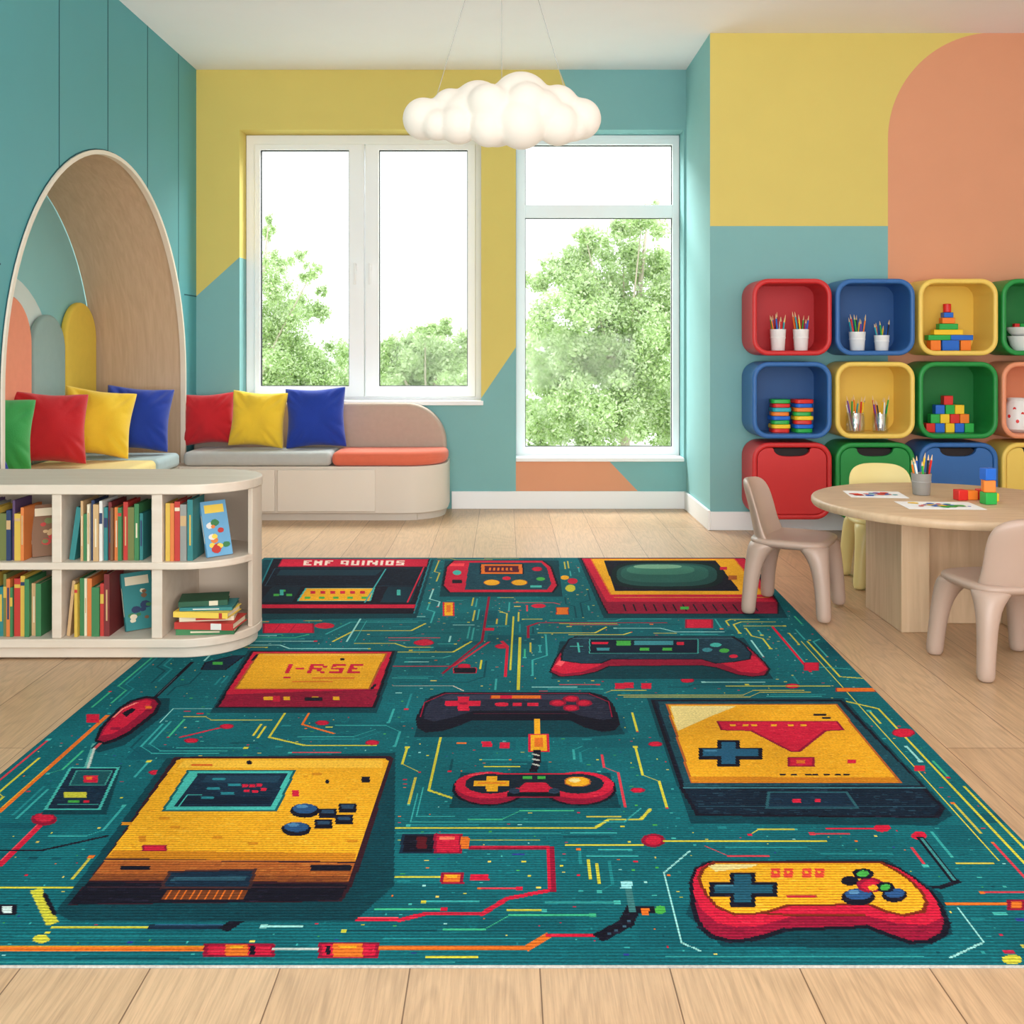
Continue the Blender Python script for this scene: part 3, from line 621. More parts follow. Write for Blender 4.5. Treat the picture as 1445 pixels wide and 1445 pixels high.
def clear(pts,m):
    for (x1,y1),(x2,y2) in zip(pts,pts[1:]):
        n=max(1,int(max(abs(x2-x1),abs(y2-y1))/2))
        for k in range(n+1):
            i=int(x1+(x2-x1)*k/n); j=int(y1+(y2-y1)*k/n)
            if i-m<0 or j-m<0 or i+m>=NX or j+m>=NY or not BG[j-m:j+m+1,i-m:i+m+1].all(): return False
    return True
def mark(pts):
    for (x1,y1),(x2,y2) in zip(pts,pts[1:]):
        n=max(1,int(max(abs(x2-x1),abs(y2-y1))))
        for k in range(n+1):
            i=int(x1+(x2-x1)*k/n); j=int(y1+(y2-y1)*k/n); BG[j-1:j+2,i-1:i+2]=False
TC=[MT,MT,MT,MT,ST,LY,LY,(190,180,70),(60,176,130),PT,(206,60,74),DT]
for k in range(9000):
    # long runs first, one chamfered 45 degree bend at most per leg
    i=rr.randint(6,NX-6); j=rr.randint(6,NY-6); pts=[(i,j)]; d=rr.choice([0,0,1,2,2,3])
    for s in range(2 if k<6000 else 1):
        ln=rr.randint(30,120) if k<3500 else rr.randint(18,60)
        dx,dy=[(1,0),(0,1),(-1,0),(0,-1)][d]; i+=dx*ln; j+=dy*ln; pts.append((i,j))
        if s==0 and k<7000:
            q=rr.choice([-1,1]); e=rr.randint(7,16); i+=(dx+dy*q)*e; j+=(dy+dx*q)*e; pts.append((i,j))
            if rr.random()<.35: d={(1,0):0,(0,1):1,(-1,0):2,(0,-1):3}[(dy*q,dx*q)]
    if not clear(pts,3): continue
    c=rr.choice(TC); far=pts[0][1]/NY; wd=2 if far>.42 else 1
    linec(c,pts,wd); mark(pts)
    for x,y in (pts[-1],pts[0]):
        if rr.random()<.4:
            c2=rr.choice([RED,LY,OR,TL,c,c]); w=rr.choice([1,1.5,2]); fillc([(x-w,y-w),(x+w,y-w),(x+w,y+w),(x-w,y+w)],c2); w=3
            BG[max(0,y-w-1):y+w+1,max(0,x-w-1):x+w+1]=False
    if rr.random()<.5:
        for sx,sy in ((5,5),(5,-5),(-5,5),(-5,-5)):
            p2=[(x+sx,y+sy) for x,y in pts]
            if clear(p2,2): linec(rr.choice([c,MT,ST]),p2,wd); mark(p2); break
SQ=[RED,(186,40,72),LY,OR,TL,TL,MT,MT,PT,DT,DT,(44,60,140),GR,ST,ST,(236,210,90)]
for k in range(6000):
    i=rr.randint(8,NX-8); j=rr.randint(8,NY-8)
    big=rr.random()<.07
    w=rr.choice([3,4]) if big else rr.choice([1,1,2,2,3]); h=rr.choice([2,3]) if big else rr.choice([1,1,2])
    if BG[j-1:j+h+2,i-1:i+w*(2 if big else 1)+2].all():
        grid[j:j+h,i:i+w*(2 if big else 1)]=ci(rr.choice(SQ)); BG[j-3:j+h+4,i-3:i+w+4]=False
def run_rects():
    active={}; out=[]
    for j in range(NY+1):
        cur=set()
        if j<NY:
            row=grid[j]; ch=np.flatnonzero(np.diff(row))+1; st=np.concatenate(([0],ch)); en=np.concatenate((ch,[NX]))
            cur={(int(a),int(b),int(row[a])) for a,b in zip(st,en)}
        for k in list(active):
            if k not in cur: out.append((k,active.pop(k),j))
        for k in cur:
            if k not in active: active[k]=j
    return out
RR=run_rects()
vs=[];fs=[];cols=[]
lin=[L(c) for c in pal]
def c2w(i,j):
    v=j/NY; xl=XLf+(XLb-XLf)*v; xr=XRf+(XRb-XRf)*v
    return (xl+(xr-xl)*i/NX, RY0+(RY1-RY0)*v)
for (a,b,c),j0,j1 in RR:
    q=[c2w(a,j0),c2w(b,j0),c2w(b,j1),c2w(a,j1)]; n=len(vs)
    vs+=[(x,y,RZ) for x,y in q]; fs.append((n,n+1,n+2,n+3)); cols+=list(lin[c])*4
edge=L((196,194,186))
cn=[c2w(0,0),c2w(NX,0),c2w(NX,NY),c2w(0,NY)]
for k in range(4):
    a=cn[k]; b=cn[(k+1)%4]; n=len(vs)
    vs+=[(a[0],a[1],.0005),(b[0],b[1],.0005),(b[0],b[1],RZ),(a[0],a[1],RZ)]; fs.append((n,n+1,n+2,n+3)); cols+=list(edge)*4
n=len(vs); vs+=[(x,y,.0005) for x,y in cn]; fs.append((n+3,n+2,n+1,n)); cols+=list(edge)*4
me=bpy.data.meshes.new('area_rug'); me.from_pydata(vs,[],fs); ca=me.color_attributes.new('Col','FLOAT_COLOR','CORNER'); ca.data.foreach_set('color',cols); me.materials.append(rug_mat()); me.update()
rug=bpy.data.objects.new('area_rug',me); COL.objects.link(rug)
tag(rug,'large teal rug patterned with pixel-art retro game consoles and controllers','rug')

# ================================================================ BENCH
bx=thing('corner_bench','cream L-shaped storage bench with rounded end under the double window','bench',(-1.2,6.7,0))
BL=XLW+.002; BF=6.465; BRX=-.372
rarc=[(BRX-.27+.27*math.sin(math.radians(a)),BF+.27-.27*math.cos(math.radians(a))) for a in range(0,91,6)]
def benchpts(d=0): return [(NX_+.003,4.262),(-2.06-d,4.262),(-2.06-d,BF+d)]+[(x-d if i>3 else x,y+d) for i,(x,y) in enumerate(rarc)]+[(BRX-d,YB-.003),(BL,YB-.003),(BL,AC+AR-.003),(NX_+.003,AC+AR-.003)]
bm=nb(); prism(bm,benchpts(),.045,.345); obj('base',bm,benchM,bx,bevel=.006,w=True)
bm=nb(); prism(bm,benchpts(.02),0,.045); obj('plinth',bm,M('bench_plinth',(210,199,186),.6),bx,w=True)
for a,b in ((250,388),(392,530)):
    xa=P(a,0,BF)[0]; xb=P(b,0,BF)[0]
    bm=nb(); box(bm,xa,xb,BF-.014,BF-.001,.06,.325); obj('drawer_front',bm,benchF,bx,bevel=.004,w=True)
r=.27
bp=[(BL+.01,.36)]+[(BRX-.02,.36)]+[(BRX-.02-r+r*math.cos(math.radians(a)),.725-r+r*math.sin(math.radians(a))) for a in range(0,91,6)]+[(BL+.01,.725)]
bm=nb(); prism(bm,bp,6.835,YB-.004,'y'); obj('backrest',bm,backFab,bx,bevel=.022,seg=4,w=True)
def cushion(label,pts,m,z0=.347,z1=.437,bev=.036):
    cx=sum(p[0] for p in pts)/len(pts); cy=sum(p[1] for p in pts)/len(pts)
    bm=nb(); prism(bm,[(x-cx,y-cy) for x,y in pts],0,z1-z0); o=obj('seat_cushion',bm,m,bevel=bev,seg=6)
    o.location=(cx,cy,z0); tag(o,label,'seat cushion','seat cushions on the corner bench')
def crect(x0,x1,y0,y1,r=.03):
    return rrect((x0+x1)/2,(y0+y1)/2,x1-x0,y1-y0,r,5)
cushion('grey seat cushion on the bench under the left window',crect(-2.035,-1.10,6.45,6.828),greyFab)
oarc=[(BRX-.26+.26*math.sin(math.radians(a)),6.45+.26-.26*math.cos(math.radians(a))) for a in range(0,91,6)]
cushion('coral orange seat cushion at the rounded end of the bench',[(-1.095,6.45)]+oarc+[(BRX,6.828),(-1.095,6.828)],corFab)
cushion('blue-grey seat cushion in the far corner of the arched niche',crect(-2.692,-2.045,6.015,6.44),bgFab)
cushion('butter yellow seat cushion inside the arched niche',crect(-2.692,-2.045,4.27,6.008),yelFab)
def pad(label,y0,y1,top,m):
    r=(y1-y0)/2; yc=(y0+y1)/2
    pts=[(y0,.44),(y1,.44)]+[(yc+r*math.cos(math.radians(a)),top-r+r*math.sin(math.radians(a))) for a in range(0,181,6)]
    bm=nb(); prism(bm,pts,NX_+.003,NX_+.048,'x'); tag(obj('wall_pad',bm,m,bevel=.016,seg=4),label,'wall pad',None)
pad('salmon round-topped upholstered pad on the niche wall',5.18,5.735,1.385,padO)
pad('sage grey round-topped pad between salmon and yellow pads',5.745,6.172,1.29,padG)
pad('mustard yellow round-topped pad beside the oak arch lining',6.182,6.64,1.38,padY)
def pillow(label,col,loc,yaw,lean,roll=0,s=.37,th0=.09):
    t=thing('throw_pillow',label,'pillow',loc,(0,0,0),'coloured pillows along the bench')
    N=32
    rp=random.Random(label); ph=rp.uniform(0,6); offs=[rp.uniform(-.12,.12) for _ in range(12)]
    bm=nb(); V={}
    def pt(u,v):
        e=abs(u*v)
        k=1-.03*e**6
        return u*s/2*(1-.11*(1-abs(v)**1.7))*k, v*s/2*(1-.11*(1-abs(u)**1.7))*k
    for side in (1,-1):
        for i in range(N+1):
            for j in range(N+1):
                u=math.sin(PI/2*(-1+2*i/N)); v=math.sin(PI/2*(-1+2*j/N))
                edge_=(i in (0,N) or j in (0,N))
                if side==-1 and edge_: V[(side,i,j)]=V[(1,i,j)]; continue
                x,z=pt(u,v)
                th=0
                if not edge_:
                    th=th0*((1-u**4)*(1-v**4))**.45
                    rr_=math.hypot(u,v); a=math.atan2(v,u)
                    cr=0
                    for c_ in range(4):
                        ca_=PI/4+c_*PI/2; da=math.atan2(math.sin(a-ca_),math.cos(a-ca_))
                        cr+=math.exp(-((da-offs[c_])/.10)**2)*min(1,max(0,(rr_-.35)/.6))
                        cr+=.8*math.exp(-((da-.36-offs[c_+4])/.07)**2)*min(1,max(0,(rr_-.45)/.5))
                        cr+=.7*math.exp(-((da+.34-offs[c_+8])/.06)**2)*min(1,max(0,(rr_-.5)/.5))
                    th*=1-.30*cr+.07*math.sin(5*u+3*v+ph)+.04*math.sin(4*v-6*u+ph)
                V[(side,i,j)]=bm.verts.new((x,side*th,z))
    for side in (1,-1):
        for i in range(N):
            for j in range(N):
                q=[V[(side,i,j)],V[(side,i+1,j)],V[(side,i+1,j+1)],V[(side,i,j+1)]]
                bm.faces.new(q if side==-1 else q[::-1])
    obj('cover',bm,PIL[col],t,smooth='all',sub=1)
    t.rotation_euler=(lean,roll,yaw)
    return t
zc=.437+.185
R_=math.radians
pillow('red square pillow propped on bench back, nearest the window corner','red',(P(293,0,6.7)[0],6.735,zc+.006),R_(4),R_(-8),R_(-3),.35,.075)
pillow('yellow square pillow on bench between red and blue pillows under window','yellow',(P(365,0,6.69)[0],6.675,zc+.008),R_(-4),R_(-9),R_(3),.375,.075)
pillow('blue square pillow against taupe bench back beside coral cushion','blue',(P(444,0,6.68)[0],6.725,zc+.014),R_(3),R_(-8),R_(-2),.405,.075)
pillow('blue square pillow at the foot of the oak arch','blue',(P(201,0,6.38)[0],6.30,zc+.038),R_(14),R_(-14),R_(5),.405)
pillow('yellow square pillow in niche in front of mustard pad','yellow',(P(141,0,6.0)[0],5.96,zc+.039),R_(22),R_(-15),R_(8),.405)
pillow('red square pillow in niche in front of sage grey pad','red',(P(76,0,5.66)[0],5.60,zc+.036),R_(30),R_(-15),R_(4),.405)
pillow('green square pillow in niche at the left picture edge','green',(P(2,0,5.3)[0],5.2,zc+.033),R_(34),R_(-15),R_(6),.405)
pillow('dark blue pillow mostly hidden beside the green pillow','blue',(-2.49,4.68,.60),R_(60),R_(-52),0,.33)

# ================================================================ BOOKCASE
bc=thing('bookcase','low greige two-tier bookcase with rounded open end, filled with books','bookcase',(-1.45,3.81,RZ))
BX0=-2.02; BY0=3.576; RC=.235; CXB=-1.145; CYB=BY0+RC
def plan(d=0,x0=BX0): return [(x0+d,BY0+d)]+[(CXB+(RC-d)*math.sin(R_(a)),CYB-(RC-d)*math.cos(R_(a))) for a in range(0,181,5)]+[(x0+d,BY0+2*RC-d)]
def slab(name,z0,z1,d=0,m=caseM):
    bm=nb(); prism(bm,plan(d),z0,z1); return obj(name,bm,m,bc,bevel=.004,w=True)
slab('top',.577+RZ,.612+RZ); slab('middle_shelf',.312+RZ,.338+RZ,.004); slab('bottom_shelf',.038+RZ,.07+RZ,.002); slab('plinth',RZ,.038+RZ,.018)
for a,b in ((-1.5925,-1.558),(-1.242,-1.204),(BX0+.002,BX0+.03)):
    bm=nb(); box(bm,a,b,BY0+.012,BY0+2*RC-.02,.07+RZ,.577+RZ); obj('divider',bm,caseM,bc,bevel=.003,w=True)
bm=nb()
ao=[(BX0,BY0+2*RC-.003)]+[(CXB+(RC-.003)*math.cos(R_(a)),CYB+(RC-.003)*math.sin(R_(a))) for a in range(90,-21,-6)]
ai=[(BX0,BY0+2*RC-.022)]+[(CXB+(RC-.022)*math.cos(R_(a)),CYB+(RC-.022)*math.sin(R_(a))) for a in range(90,-21,-6)]
prism(bm,ao+ai[::-1],.07+RZ,.577+RZ); obj('back_panel',bm,caseIn,bc,bevel=.002,w=True)
CN={'navy':(42,56,90),'plum':(92,68,100),'mustard':(206,170,70),'cream':(218,204,174),'olive':(108,114,62),'red':(184,54,46),'teal':(48,122,122),'white':(218,214,206),'green':(60,120,74),'brown':(120,84,56),'orange':(212,120,60),'sky blue':(104,160,196),'dark green':(36,84,58),'maroon':(116,42,42),'grey':(140,140,134),'yellow':(232,198,80),'pink':(210,126,122),'black':(50,50,54),'tan':(194,158,112)}
BM={k:M('book_'+k.replace(' ','_'),v,.55,.06,20) for k,v in CN.items()}
ORD=['first','second','third','fourth','fifth','sixth','seventh','eighth','ninth','tenth','eleventh','twelfth','thirteenth','fourteenth','fifteenth','sixteenth']
def book(label,loc,th,h,d,c,band,rot=(0,0,0),group=None,cover=None,lay=0):
    t=thing('book',label,'book',loc,rot,group)
    b=.002
    bm=nb(); box(bm,-th/2,-th/2+b,-d/2,d/2,0,h); box(bm,th/2-b,th/2,-d/2,d/2,0,h); box(bm,-th/2+b,th/2-b,-d/2,-d/2+b,0,h)
    obj('cover',bm,BM[c],t)
    bm=nb(); box(bm,-th/2+b,th/2-b,-d/2+b,d/2-.004,.003,h-.006); obj('pages',bm,pageM,t)
    if band:
        bm=nb()
        w_,a,e=((.28,.25,.75),(.92,.62,.80),(.5,.3,.85),(.92,.84,.90),(.34,.4,.66))[lay%5]
        box(bm,-th/2*w_,th/2*w_,-d/2-.0006,-d/2+.0002,h*a,h*e)
        obj('spine_label',bm,BM[band],t)
    if cover:
        s,cs=cover; X=s*(th/2+.0004); rb=random.Random(label)
        bm=nb()
        poly3(bm,[(X,-d/2+.012,h*.78),(X,d/2-.012,h*.78),(X,d/2-.012,h*.93),(X,-d/2+.012,h*.93)],0)
        for k in range(12):
            yy=rb.uniform(-d/2+.02,d/2-.02); zz=rb.uniform(h*.1,h*.7); r=rb.uniform(.006,.018); X2=X+s*.0002*(k+1)
            poly3(bm,[(X2,yy+r*math.cos(2*PI*q/9)*1.2,zz+r*math.sin(2*PI*q/9)*rb.uniform(.7,1)) for q in range(9)],k%len(cs))
        obj('cover_picture',bm,[BM[q] for q in cs],t)
    return t
def row(place,x0,x1,z,cols,group,seed,leans={},base=.2):
    rb=random.Random(seed); x=x0; i=0
    while i<len(ORD):
        c=cols[i%len(cols)]; th=rb.choice([.009,.011,.013,.016,.019,.022,.027]); h=base+rb.choice([-.034,-.022,-.012,-.004,0,.006,.012]); tilt=leans.get(i,0); a=R_(tilt)
        w_=th*math.cos(a)+h*math.sin(abs(a))
        if x+w_>x1: break
        band=rb.choice([k for k in ('cream','mustard','tan','navy','red',None,None,None,'cream') if k!=c]); dp=.145+rb.uniform(-.02,0); yf=3.602+rb.uniform(0,.02)
        if tilt>0: cx=x+th*math.cos(a)/2
        elif tilt<0: cx=x+w_-th*math.cos(a)/2
        else: cx=x+th/2
        size='thick' if th>.02 else 'slim' if th<.012 else 'medium'
        book(f'{size} {c} book with {(band+" print on") if band else "plain"} spine, {ORD[i]} from left, {place}',(cx,yf+dp/2,z+abs(math.sin(a))*th/2+.0006),th,h,dp,c,band,(0,a,0),group,None,rb.randint(0,4))
        x+=w_+.0015
        i+=1
    return x
ZU=.338+RZ; ZL=.07+RZ
row('upper left compartment',-1.90,-1.70,ZU,['navy','tan','mustard','plum','grey','mustard','olive','navy','plum','mustard','orange','yellow','brown'],'books in the upper left compartment',21,{})
book('dark picture book turned cover-out in the upper left compartment',(-1.648,3.69,ZU+.002),.014,.185,.11,'brown','cream',(0,R_(-13),R_(-58)),'books in the upper left compartment',(1,['cream','red','tan','olive']))
row('upper middle compartment',-1.545,-1.25,ZU,['teal','tan','green','cream','navy','tan','white','teal','maroon','brown','orange','green','red','olive','green','teal'],'books in the upper middle compartment',5,{0:8},.2)
row('upper right compartment',-1.198,-1.098,ZU,['mustard','orange','red','grey','teal','green'],'books in the upper right compartment',9,{5:-6},.204)
book('colourful sky blue picture book leaning cover-out at right of upper shelf',(-1.030,3.69,ZU+.002),.012,.20,.10,'sky blue','cream',(0,R_(-17),R_(-46)),'books in the upper right compartment',(1,['yellow','red','green','orange','white']))
row('lower left compartment',-1.90,-1.60,ZL,['green','red','green','maroon','orange','green','mustard','teal','olive','orange','green','red','mustard','green','tan'],'books in the lower left compartment',14,{},.208)
row('lower middle compartment',-1.552,-1.395,ZL,['tan','mustard','green','cream','orange','green','red','maroon','dark green'],'books in the lower middle compartment',8,{0:6},.208)
book('teal picture book leaning cover-out in the lower middle compartment',(-1.318,3.70,ZL+.002),.014,.205,.11,'teal','cream',(0,R_(-17),R_(-50)),'books in the lower middle compartment',(1,['cream','green','brown','navy']))
z=ZL+.001
for i,(c,bnd,th,ang,w_,dx) in enumerate((('green','cream',.020,3,.205,0),('red','white',.024,-5,.215,.004),('cream','red',.015,7,.19,.006),('yellow','red',.020,-6,.20,.0),('teal','white',.012,4,.185,.01),('dark green','cream',.018,12,.17,-.004))):
    nm=['at the bottom of the flat stack','second from bottom of the flat stack','third from bottom of the flat stack','third from top of the flat stack','second from top of the flat stack','on top of the flat stack, turned slightly'][i]
    book(f'{c} book lying {nm}',(-1.172+dx,3.70,z+th/2),th,w_,.15-.004*i,c,bnd,(0,R_(90),R_(ang)),'flat stack of books on the bottom shelf',None,i%4)
    z+=th+.001

# ================================================================ CUBBIES
CS=.458; CSH=.442; CDX=.012
def cubx(c): return (1.412,1.890,2.368,2.846)[c]+CS/2+CDX
def cubz(r): return (1.052,.574,.109)[r]
def cubby(r,c,col,label,bin_=False):
    cx=cubx(c); z0=cubz(r)
    t=thing('storage_bin' if bin_ else 'wall_cubby',label,'storage bin' if bin_ else 'wall shelf',(cx,YR-.14,z0),(0,0,0),'rounded cubbies on the wall')
    o=rrect(0,CSH/2,CS,CSH,.095,8); i=rrect(0,CSH/2,CS-.056,CSH-.056,.07,8)
    bm=nb(); ring(bm,o,i,-.14,.136,'y'); obj('shell',bm,PL[col],t,bevel=.012,seg=4)
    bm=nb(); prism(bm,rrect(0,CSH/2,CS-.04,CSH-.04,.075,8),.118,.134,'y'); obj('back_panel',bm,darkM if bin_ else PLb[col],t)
    if bin_:
        W=CS-.060; H=CSH-.060
        pts=rrect(0,CSH/2,W,H,.066,8)
        top=CSH/2+H/2; hw=.105; dn=.05
        nt=[(hw+.008,top)]+[(hw*math.cos(R_(a))**.6,top-.006-(dn-.006)*math.sin(R_(a))) for a in (0,20,40,58,74)]+[(0,top-dn)]+[(-hw*math.cos(R_(a))**.6,top-.006-(dn-.006)*math.sin(R_(a))) for a in (74,58,40,20,0)]+[(-hw-.008,top)]
        pp=pts[:9]+nt+pts[9:]
        bm=nb(); prism(bm,pp,-.132,-.105,'y'); obj('front_panel',bm,PL[col],t,bevel=.003)
        bm=nb(); prism(bm,rrect(0,top-.032,.214,.054,.02,4),-.098,-.095,'y'); obj('handle_shade_plate',bm,darkM,t)  # dark plate painted as the shade behind the handle notch
    return t
cubby(0,0,'red','red rounded wall cubby holding two white cups of pencils')
cubby(0,1,'blue','blue rounded wall cubby in the top row holding two cups')
cubby(0,2,'yellow','yellow rounded wall cubby holding a toy block castle')
cubby(0,3,'green','green rounded wall cubby at the right edge of the top row')
cubby(1,0,'blue','blue rounded wall cubby holding two stacks of coloured discs')
cubby(1,1,'yellow','yellow rounded wall cubby holding glass jars of pencils')
cubby(1,2,'green','green rounded wall cubby holding a pyramid of cubes')
cubby(1,3,'salmon','salmon rounded wall cubby at the right picture edge')
cubby(2,0,'red','closed red bin with scooped handle below blue cubby',True)
cubby(2,1,'green','closed green bin behind the pale yellow chair',True)
cubby(2,2,'blue','closed blue bin behind the pencil cup on table',True)
cubby(2,3,'yellow','closed yellow bin at the right picture edge',True)
YC=5.985
def pencil(label,base,tip,c,r=.0046,g=None):
    b=Vector(base); t=Vector(tip); d=(t-b)
    bm=nb(); tube(bm,[b-b,d*.86],[r,r],6,0); 
    tube(bm,[d*.86,d*.97,d],[r,r*.35,.0006],6,1)
    o=obj('pencil',bm,[TOY[c],tipM],smooth=False); o.location=base
    tag(o,label,'pencil',g); return o
PC=['red','yellow','green','blue','orange','teal','purple','black','white']
def cup(name,label,x,y,z,r,h,m,where,ln,n=9,jar=False):
    bm=nb(); prof=[(r*.8,0),(r*.84,.002),(r,h),(r*.93,h),(r*.76,.006)] if not jar else [(r*.9,0),(r,.008),(r,h*.8),(r*.9,h*.88),(r*.92,h),(r*.84,h),(r*.82,h*.88),(r*.9,h*.78),(r*.88,.008)]
    t=thing(name,label,'cup',(x,y,z))
    lathe(bm,prof,(0,0,0),24); obj('body',bm,m,t,smooth=True)
    if not jar:
        bm=nb(); lathe(bm,[(r*.935,h*.55),(r*.96,h*.57),(r*.97,h*.63),(r*.95,h*.65)],(0,0,0),24); obj('band',bm,m,t,smooth=True)
    rp=random.Random(label); cs=PC[:]; rp.shuffle(cs)
    for k in range(n):
        a=2*PI*k/n+rp.random()*.4; rb=r*.45; rt=r*.76
        A=(x+rb*math.cos(a+.5),y+rb*math.sin(a+.5),z+.009)
        l=ln*rp.uniform(.82,1.04)
        dirv=Vector((math.cos(a)*rt-(A[0]-x),math.sin(a)*rt-(A[1]-y),h)).normalized()
        B=Vector(A)+dirv*l
        pencil(f'{cs[k%9]} pencil standing in the {where}',A,tuple(B),cs[k%9],g='pencils in the '+where)
z1=cubz(0)+.0285; z2=cubz(1)+.0285
cup('pencil_cup','left white cup of pencils in the red cubby',1.603,YC,z1,.046,.125,cupW,'left cup of the red cubby',.215)
cup('pencil_cup','right white cup of pencils in the red cubby',1.738,YC,z1,.046,.125,cupW,'right cup of the red cubby',.215)
cup('pencil_cup','taller white cup of pencils at left in the blue cubby',2.068,YC,z1,.048,.11,cupW,'left cup of the top blue cubby',.2)
cup('pencil_cup','smaller white cup with few pencils in the blue cubby',2.212,YC,z1,.044,.09,cupW,'right cup of the top blue cubby',.17,6)
cup('glass_jar','larger glass jar of pencils at left in yellow cubby',2.056,YC,z2,.055,.115,jarM,'left jar of the yellow cubby',.21,9,jar=True)
cup('glass_jar','smaller glass jar of brushes at right in yellow cubby',2.203,YC,z2,.046,.11,jarM,'right jar of the yellow cubby',.21,8,jar=True)
def block(label,cx,cy,z,sx,sy,sz,c,group,rot=0,cyl=False,name='toy_block'):
    bm=nb()
    if cyl: lathe(bm,[(sx/2,0),(sx/2,sz)],(0,0,0),20)
    else: box(bm,-sx/2,sx/2,-sy/2,sy/2,0,sz)
    o=obj(name,bm,TOY[c],bevel=.003,seg=2); o.location=(cx,cy,z); o.rotation_euler=(0,0,rot); tag(o,label,'toy block',group); return o
G='toy block castle in the yellow cubby'; b0=2.605
block('orange cube at bottom left of the block castle',b0-.088,YC,z1,.06,.06,.06,'orange',G)
block('dark blue block at bottom centre of the block castle',b0,YC,z1,.1,.06,.06,'blue',G)
block('orange cube at bottom right of the block castle',b0+.088,YC,z1,.06,.06,.06,'orange',G)
block('green plank on left of the block castle',b0-.066,YC,z1+.061,.13,.06,.03,'green',G)
block('blue plank on right of the block castle',b0+.066,YC,z1+.061,.13,.06,.03,'blue',G)
block('yellow plank lying across middle of the block castle',b0-.012,YC,z1+.092,.17,.055,.03,'yellow',G)
block('green block above the yellow plank of the castle',b0-.01,YC,z1+.123,.11,.052,.034,'green',G)
block('orange block in the tower of the block castle',b0-.01,YC,z1+.158,.075,.05,.034,'orange',G)
block('blue block just under the red tower cylinder',b0-.01,YC,z1+.193,.055,.05,.03,'blue',G)
block('red cylinder on top of the block castle',b0-.01,YC,z1+.224,.045,.045,.05,'red',G,cyl=True)
G='disc stacks in the blue cubby'; rp=random.Random(3)
cc=['red','yellow','green','blue','orange','teal','red','green']; c2=['green','blue','red','yellow','green','orange','blue','red']
for sx,cl,nm in ((1.612,cc,'left'),(1.742,c2,'right')):
    for k in range(8):
        bm=nb(); R=.056 if k%2 else .052
        prism(bm,rrect(0,0,2*R,2*R,.025,4),0,.0235); o=obj('stacking_disc',bm,TOY[cl[k]],bevel=.004,seg=2)
        o.location=(sx+rp.uniform(-.004,.004),YC,z2+.0243*k); o.rotation_euler=(0,0,rp.uniform(-.15,.15))
        tag(o,f'{cl[k]} disc, {ORD[k]} from the bottom of the {nm} stack in blue cubby','stacking toy',G)
G='cube pyramid in the green cubby'; s=.053
colr=[['red','blue','yellow','blue','green'],['green','yellow','red','orange'],['blue','green','yellow'],['red']]
for r_,rowc in enumerate(colr):
    n=len(rowc)
    for q,c in enumerate(rowc):
        block(f'{c} cube, {ORD[q]} from left in {["bottom","second","third","top"][r_]} row of the cube pyramid',2.602+(q-(n-1)/2)*(s+.004)-(.008 if r_==3 else 0),YC,z2+r_*(s+.0006),s,s,s,c,G,random.Random(q+r_*7).uniform(-.05,.05))
def bowl(label,x,z,r,h):
    bm=nb(); lathe(bm,[(r*.55,0),(r*.8,h*.35),(r,h),(r*.94,h),(r*.72,h*.35),(r*.4,.008)],(0,0,0),28); o=obj('bowl',bm,cupW,smooth=True); o.location=(x,YC,z); tag(o,label,'bowl')
bowl('lower white bowl at the right edge in green cubby',3.03,z1,.075,.085)
bowl('upper white bowl stacked in the green cubby',3.03,z1+.0865,.085,.05)
for q,(dx,c) in enumerate(((-.035,'red'),(.0,'green'),(.035,'yellow'))): block(f'{c} block in the upper white bowl',3.03+dx,YC-.01+q*.01,z1+.113,.03,.03,.045,c,'blocks in the white bowl',.3*q)
t=thing('patterned_pot','white pot with red spots in the salmon cubby','pot',(3.01,YC,z2))
bm=nb(); lathe(bm,[(.05,0),(.075,.02),(.082,.09),(.07,.15),(.055,.185),(.062,.2),(.05,.2),(.045,.18)],(0,0,0),28); obj('body',bm,cupW,t,smooth=True)
bm=nb()
for k in range(22):
    a=k*2.4; zz=.03+(k/22)*.12; R=.081 if zz<.1 else .081-(zz-.09)*.2
    n=Vector((math.cos(a),math.sin(a),0)); u=Vector((-n.y,n.x,0)); c=n*(R+.001)+Vector((0,0,zz))
    bm.faces.new([bm.verts.new(c+u*.009*math.cos(2*PI*j/8)+Vector((0,0,.011))*math.sin(2*PI*j/8)) for j in range(8)])
obj('spots',bm,TOY['red'],t)

# ================================================================ TABLE + CHAIRS
TX,TY,TZ=1.81,4.15,.48
t=thing('round_table','low round oak play table with slab legs','table',(TX,TY,0))
bm=nb(); lathe(bm,[(.52,-.036),(.534,-.033),(.54,-.024),(.54,-.01),(.536,-.003),(.528,0)],(TX,TY,TZ),72); obj('tabletop',bm,tblWood,t,smooth=True,w=True)
for x in (1.528,1.98):
    bm=nb(); box(bm,x,x+.11,3.93,4.32,0,TZ-.037); obj('leg',bm,legWood,t,bevel=.004,w=True)
bm=nb(); box(bm,1.638,1.98,4.06,4.16,0,TZ-.037); obj('cross_panel',bm,legWood,t,bevel=.004,w=True)
def sring(w,d,z,cx=0,cy=0,curve=0,e=.55,n=32):
    out=[]
    for k in range(n):
        a=2*PI*k/n; c=math.cos(a); s=math.sin(a)
        x=w*math.copysign(abs(c)**e,c); y=d*math.copysign(abs(s)**e,s)
        out.append((cx+x,cy+y+curve*(x/max(w,.001))**2*w/.135,z))
    return out
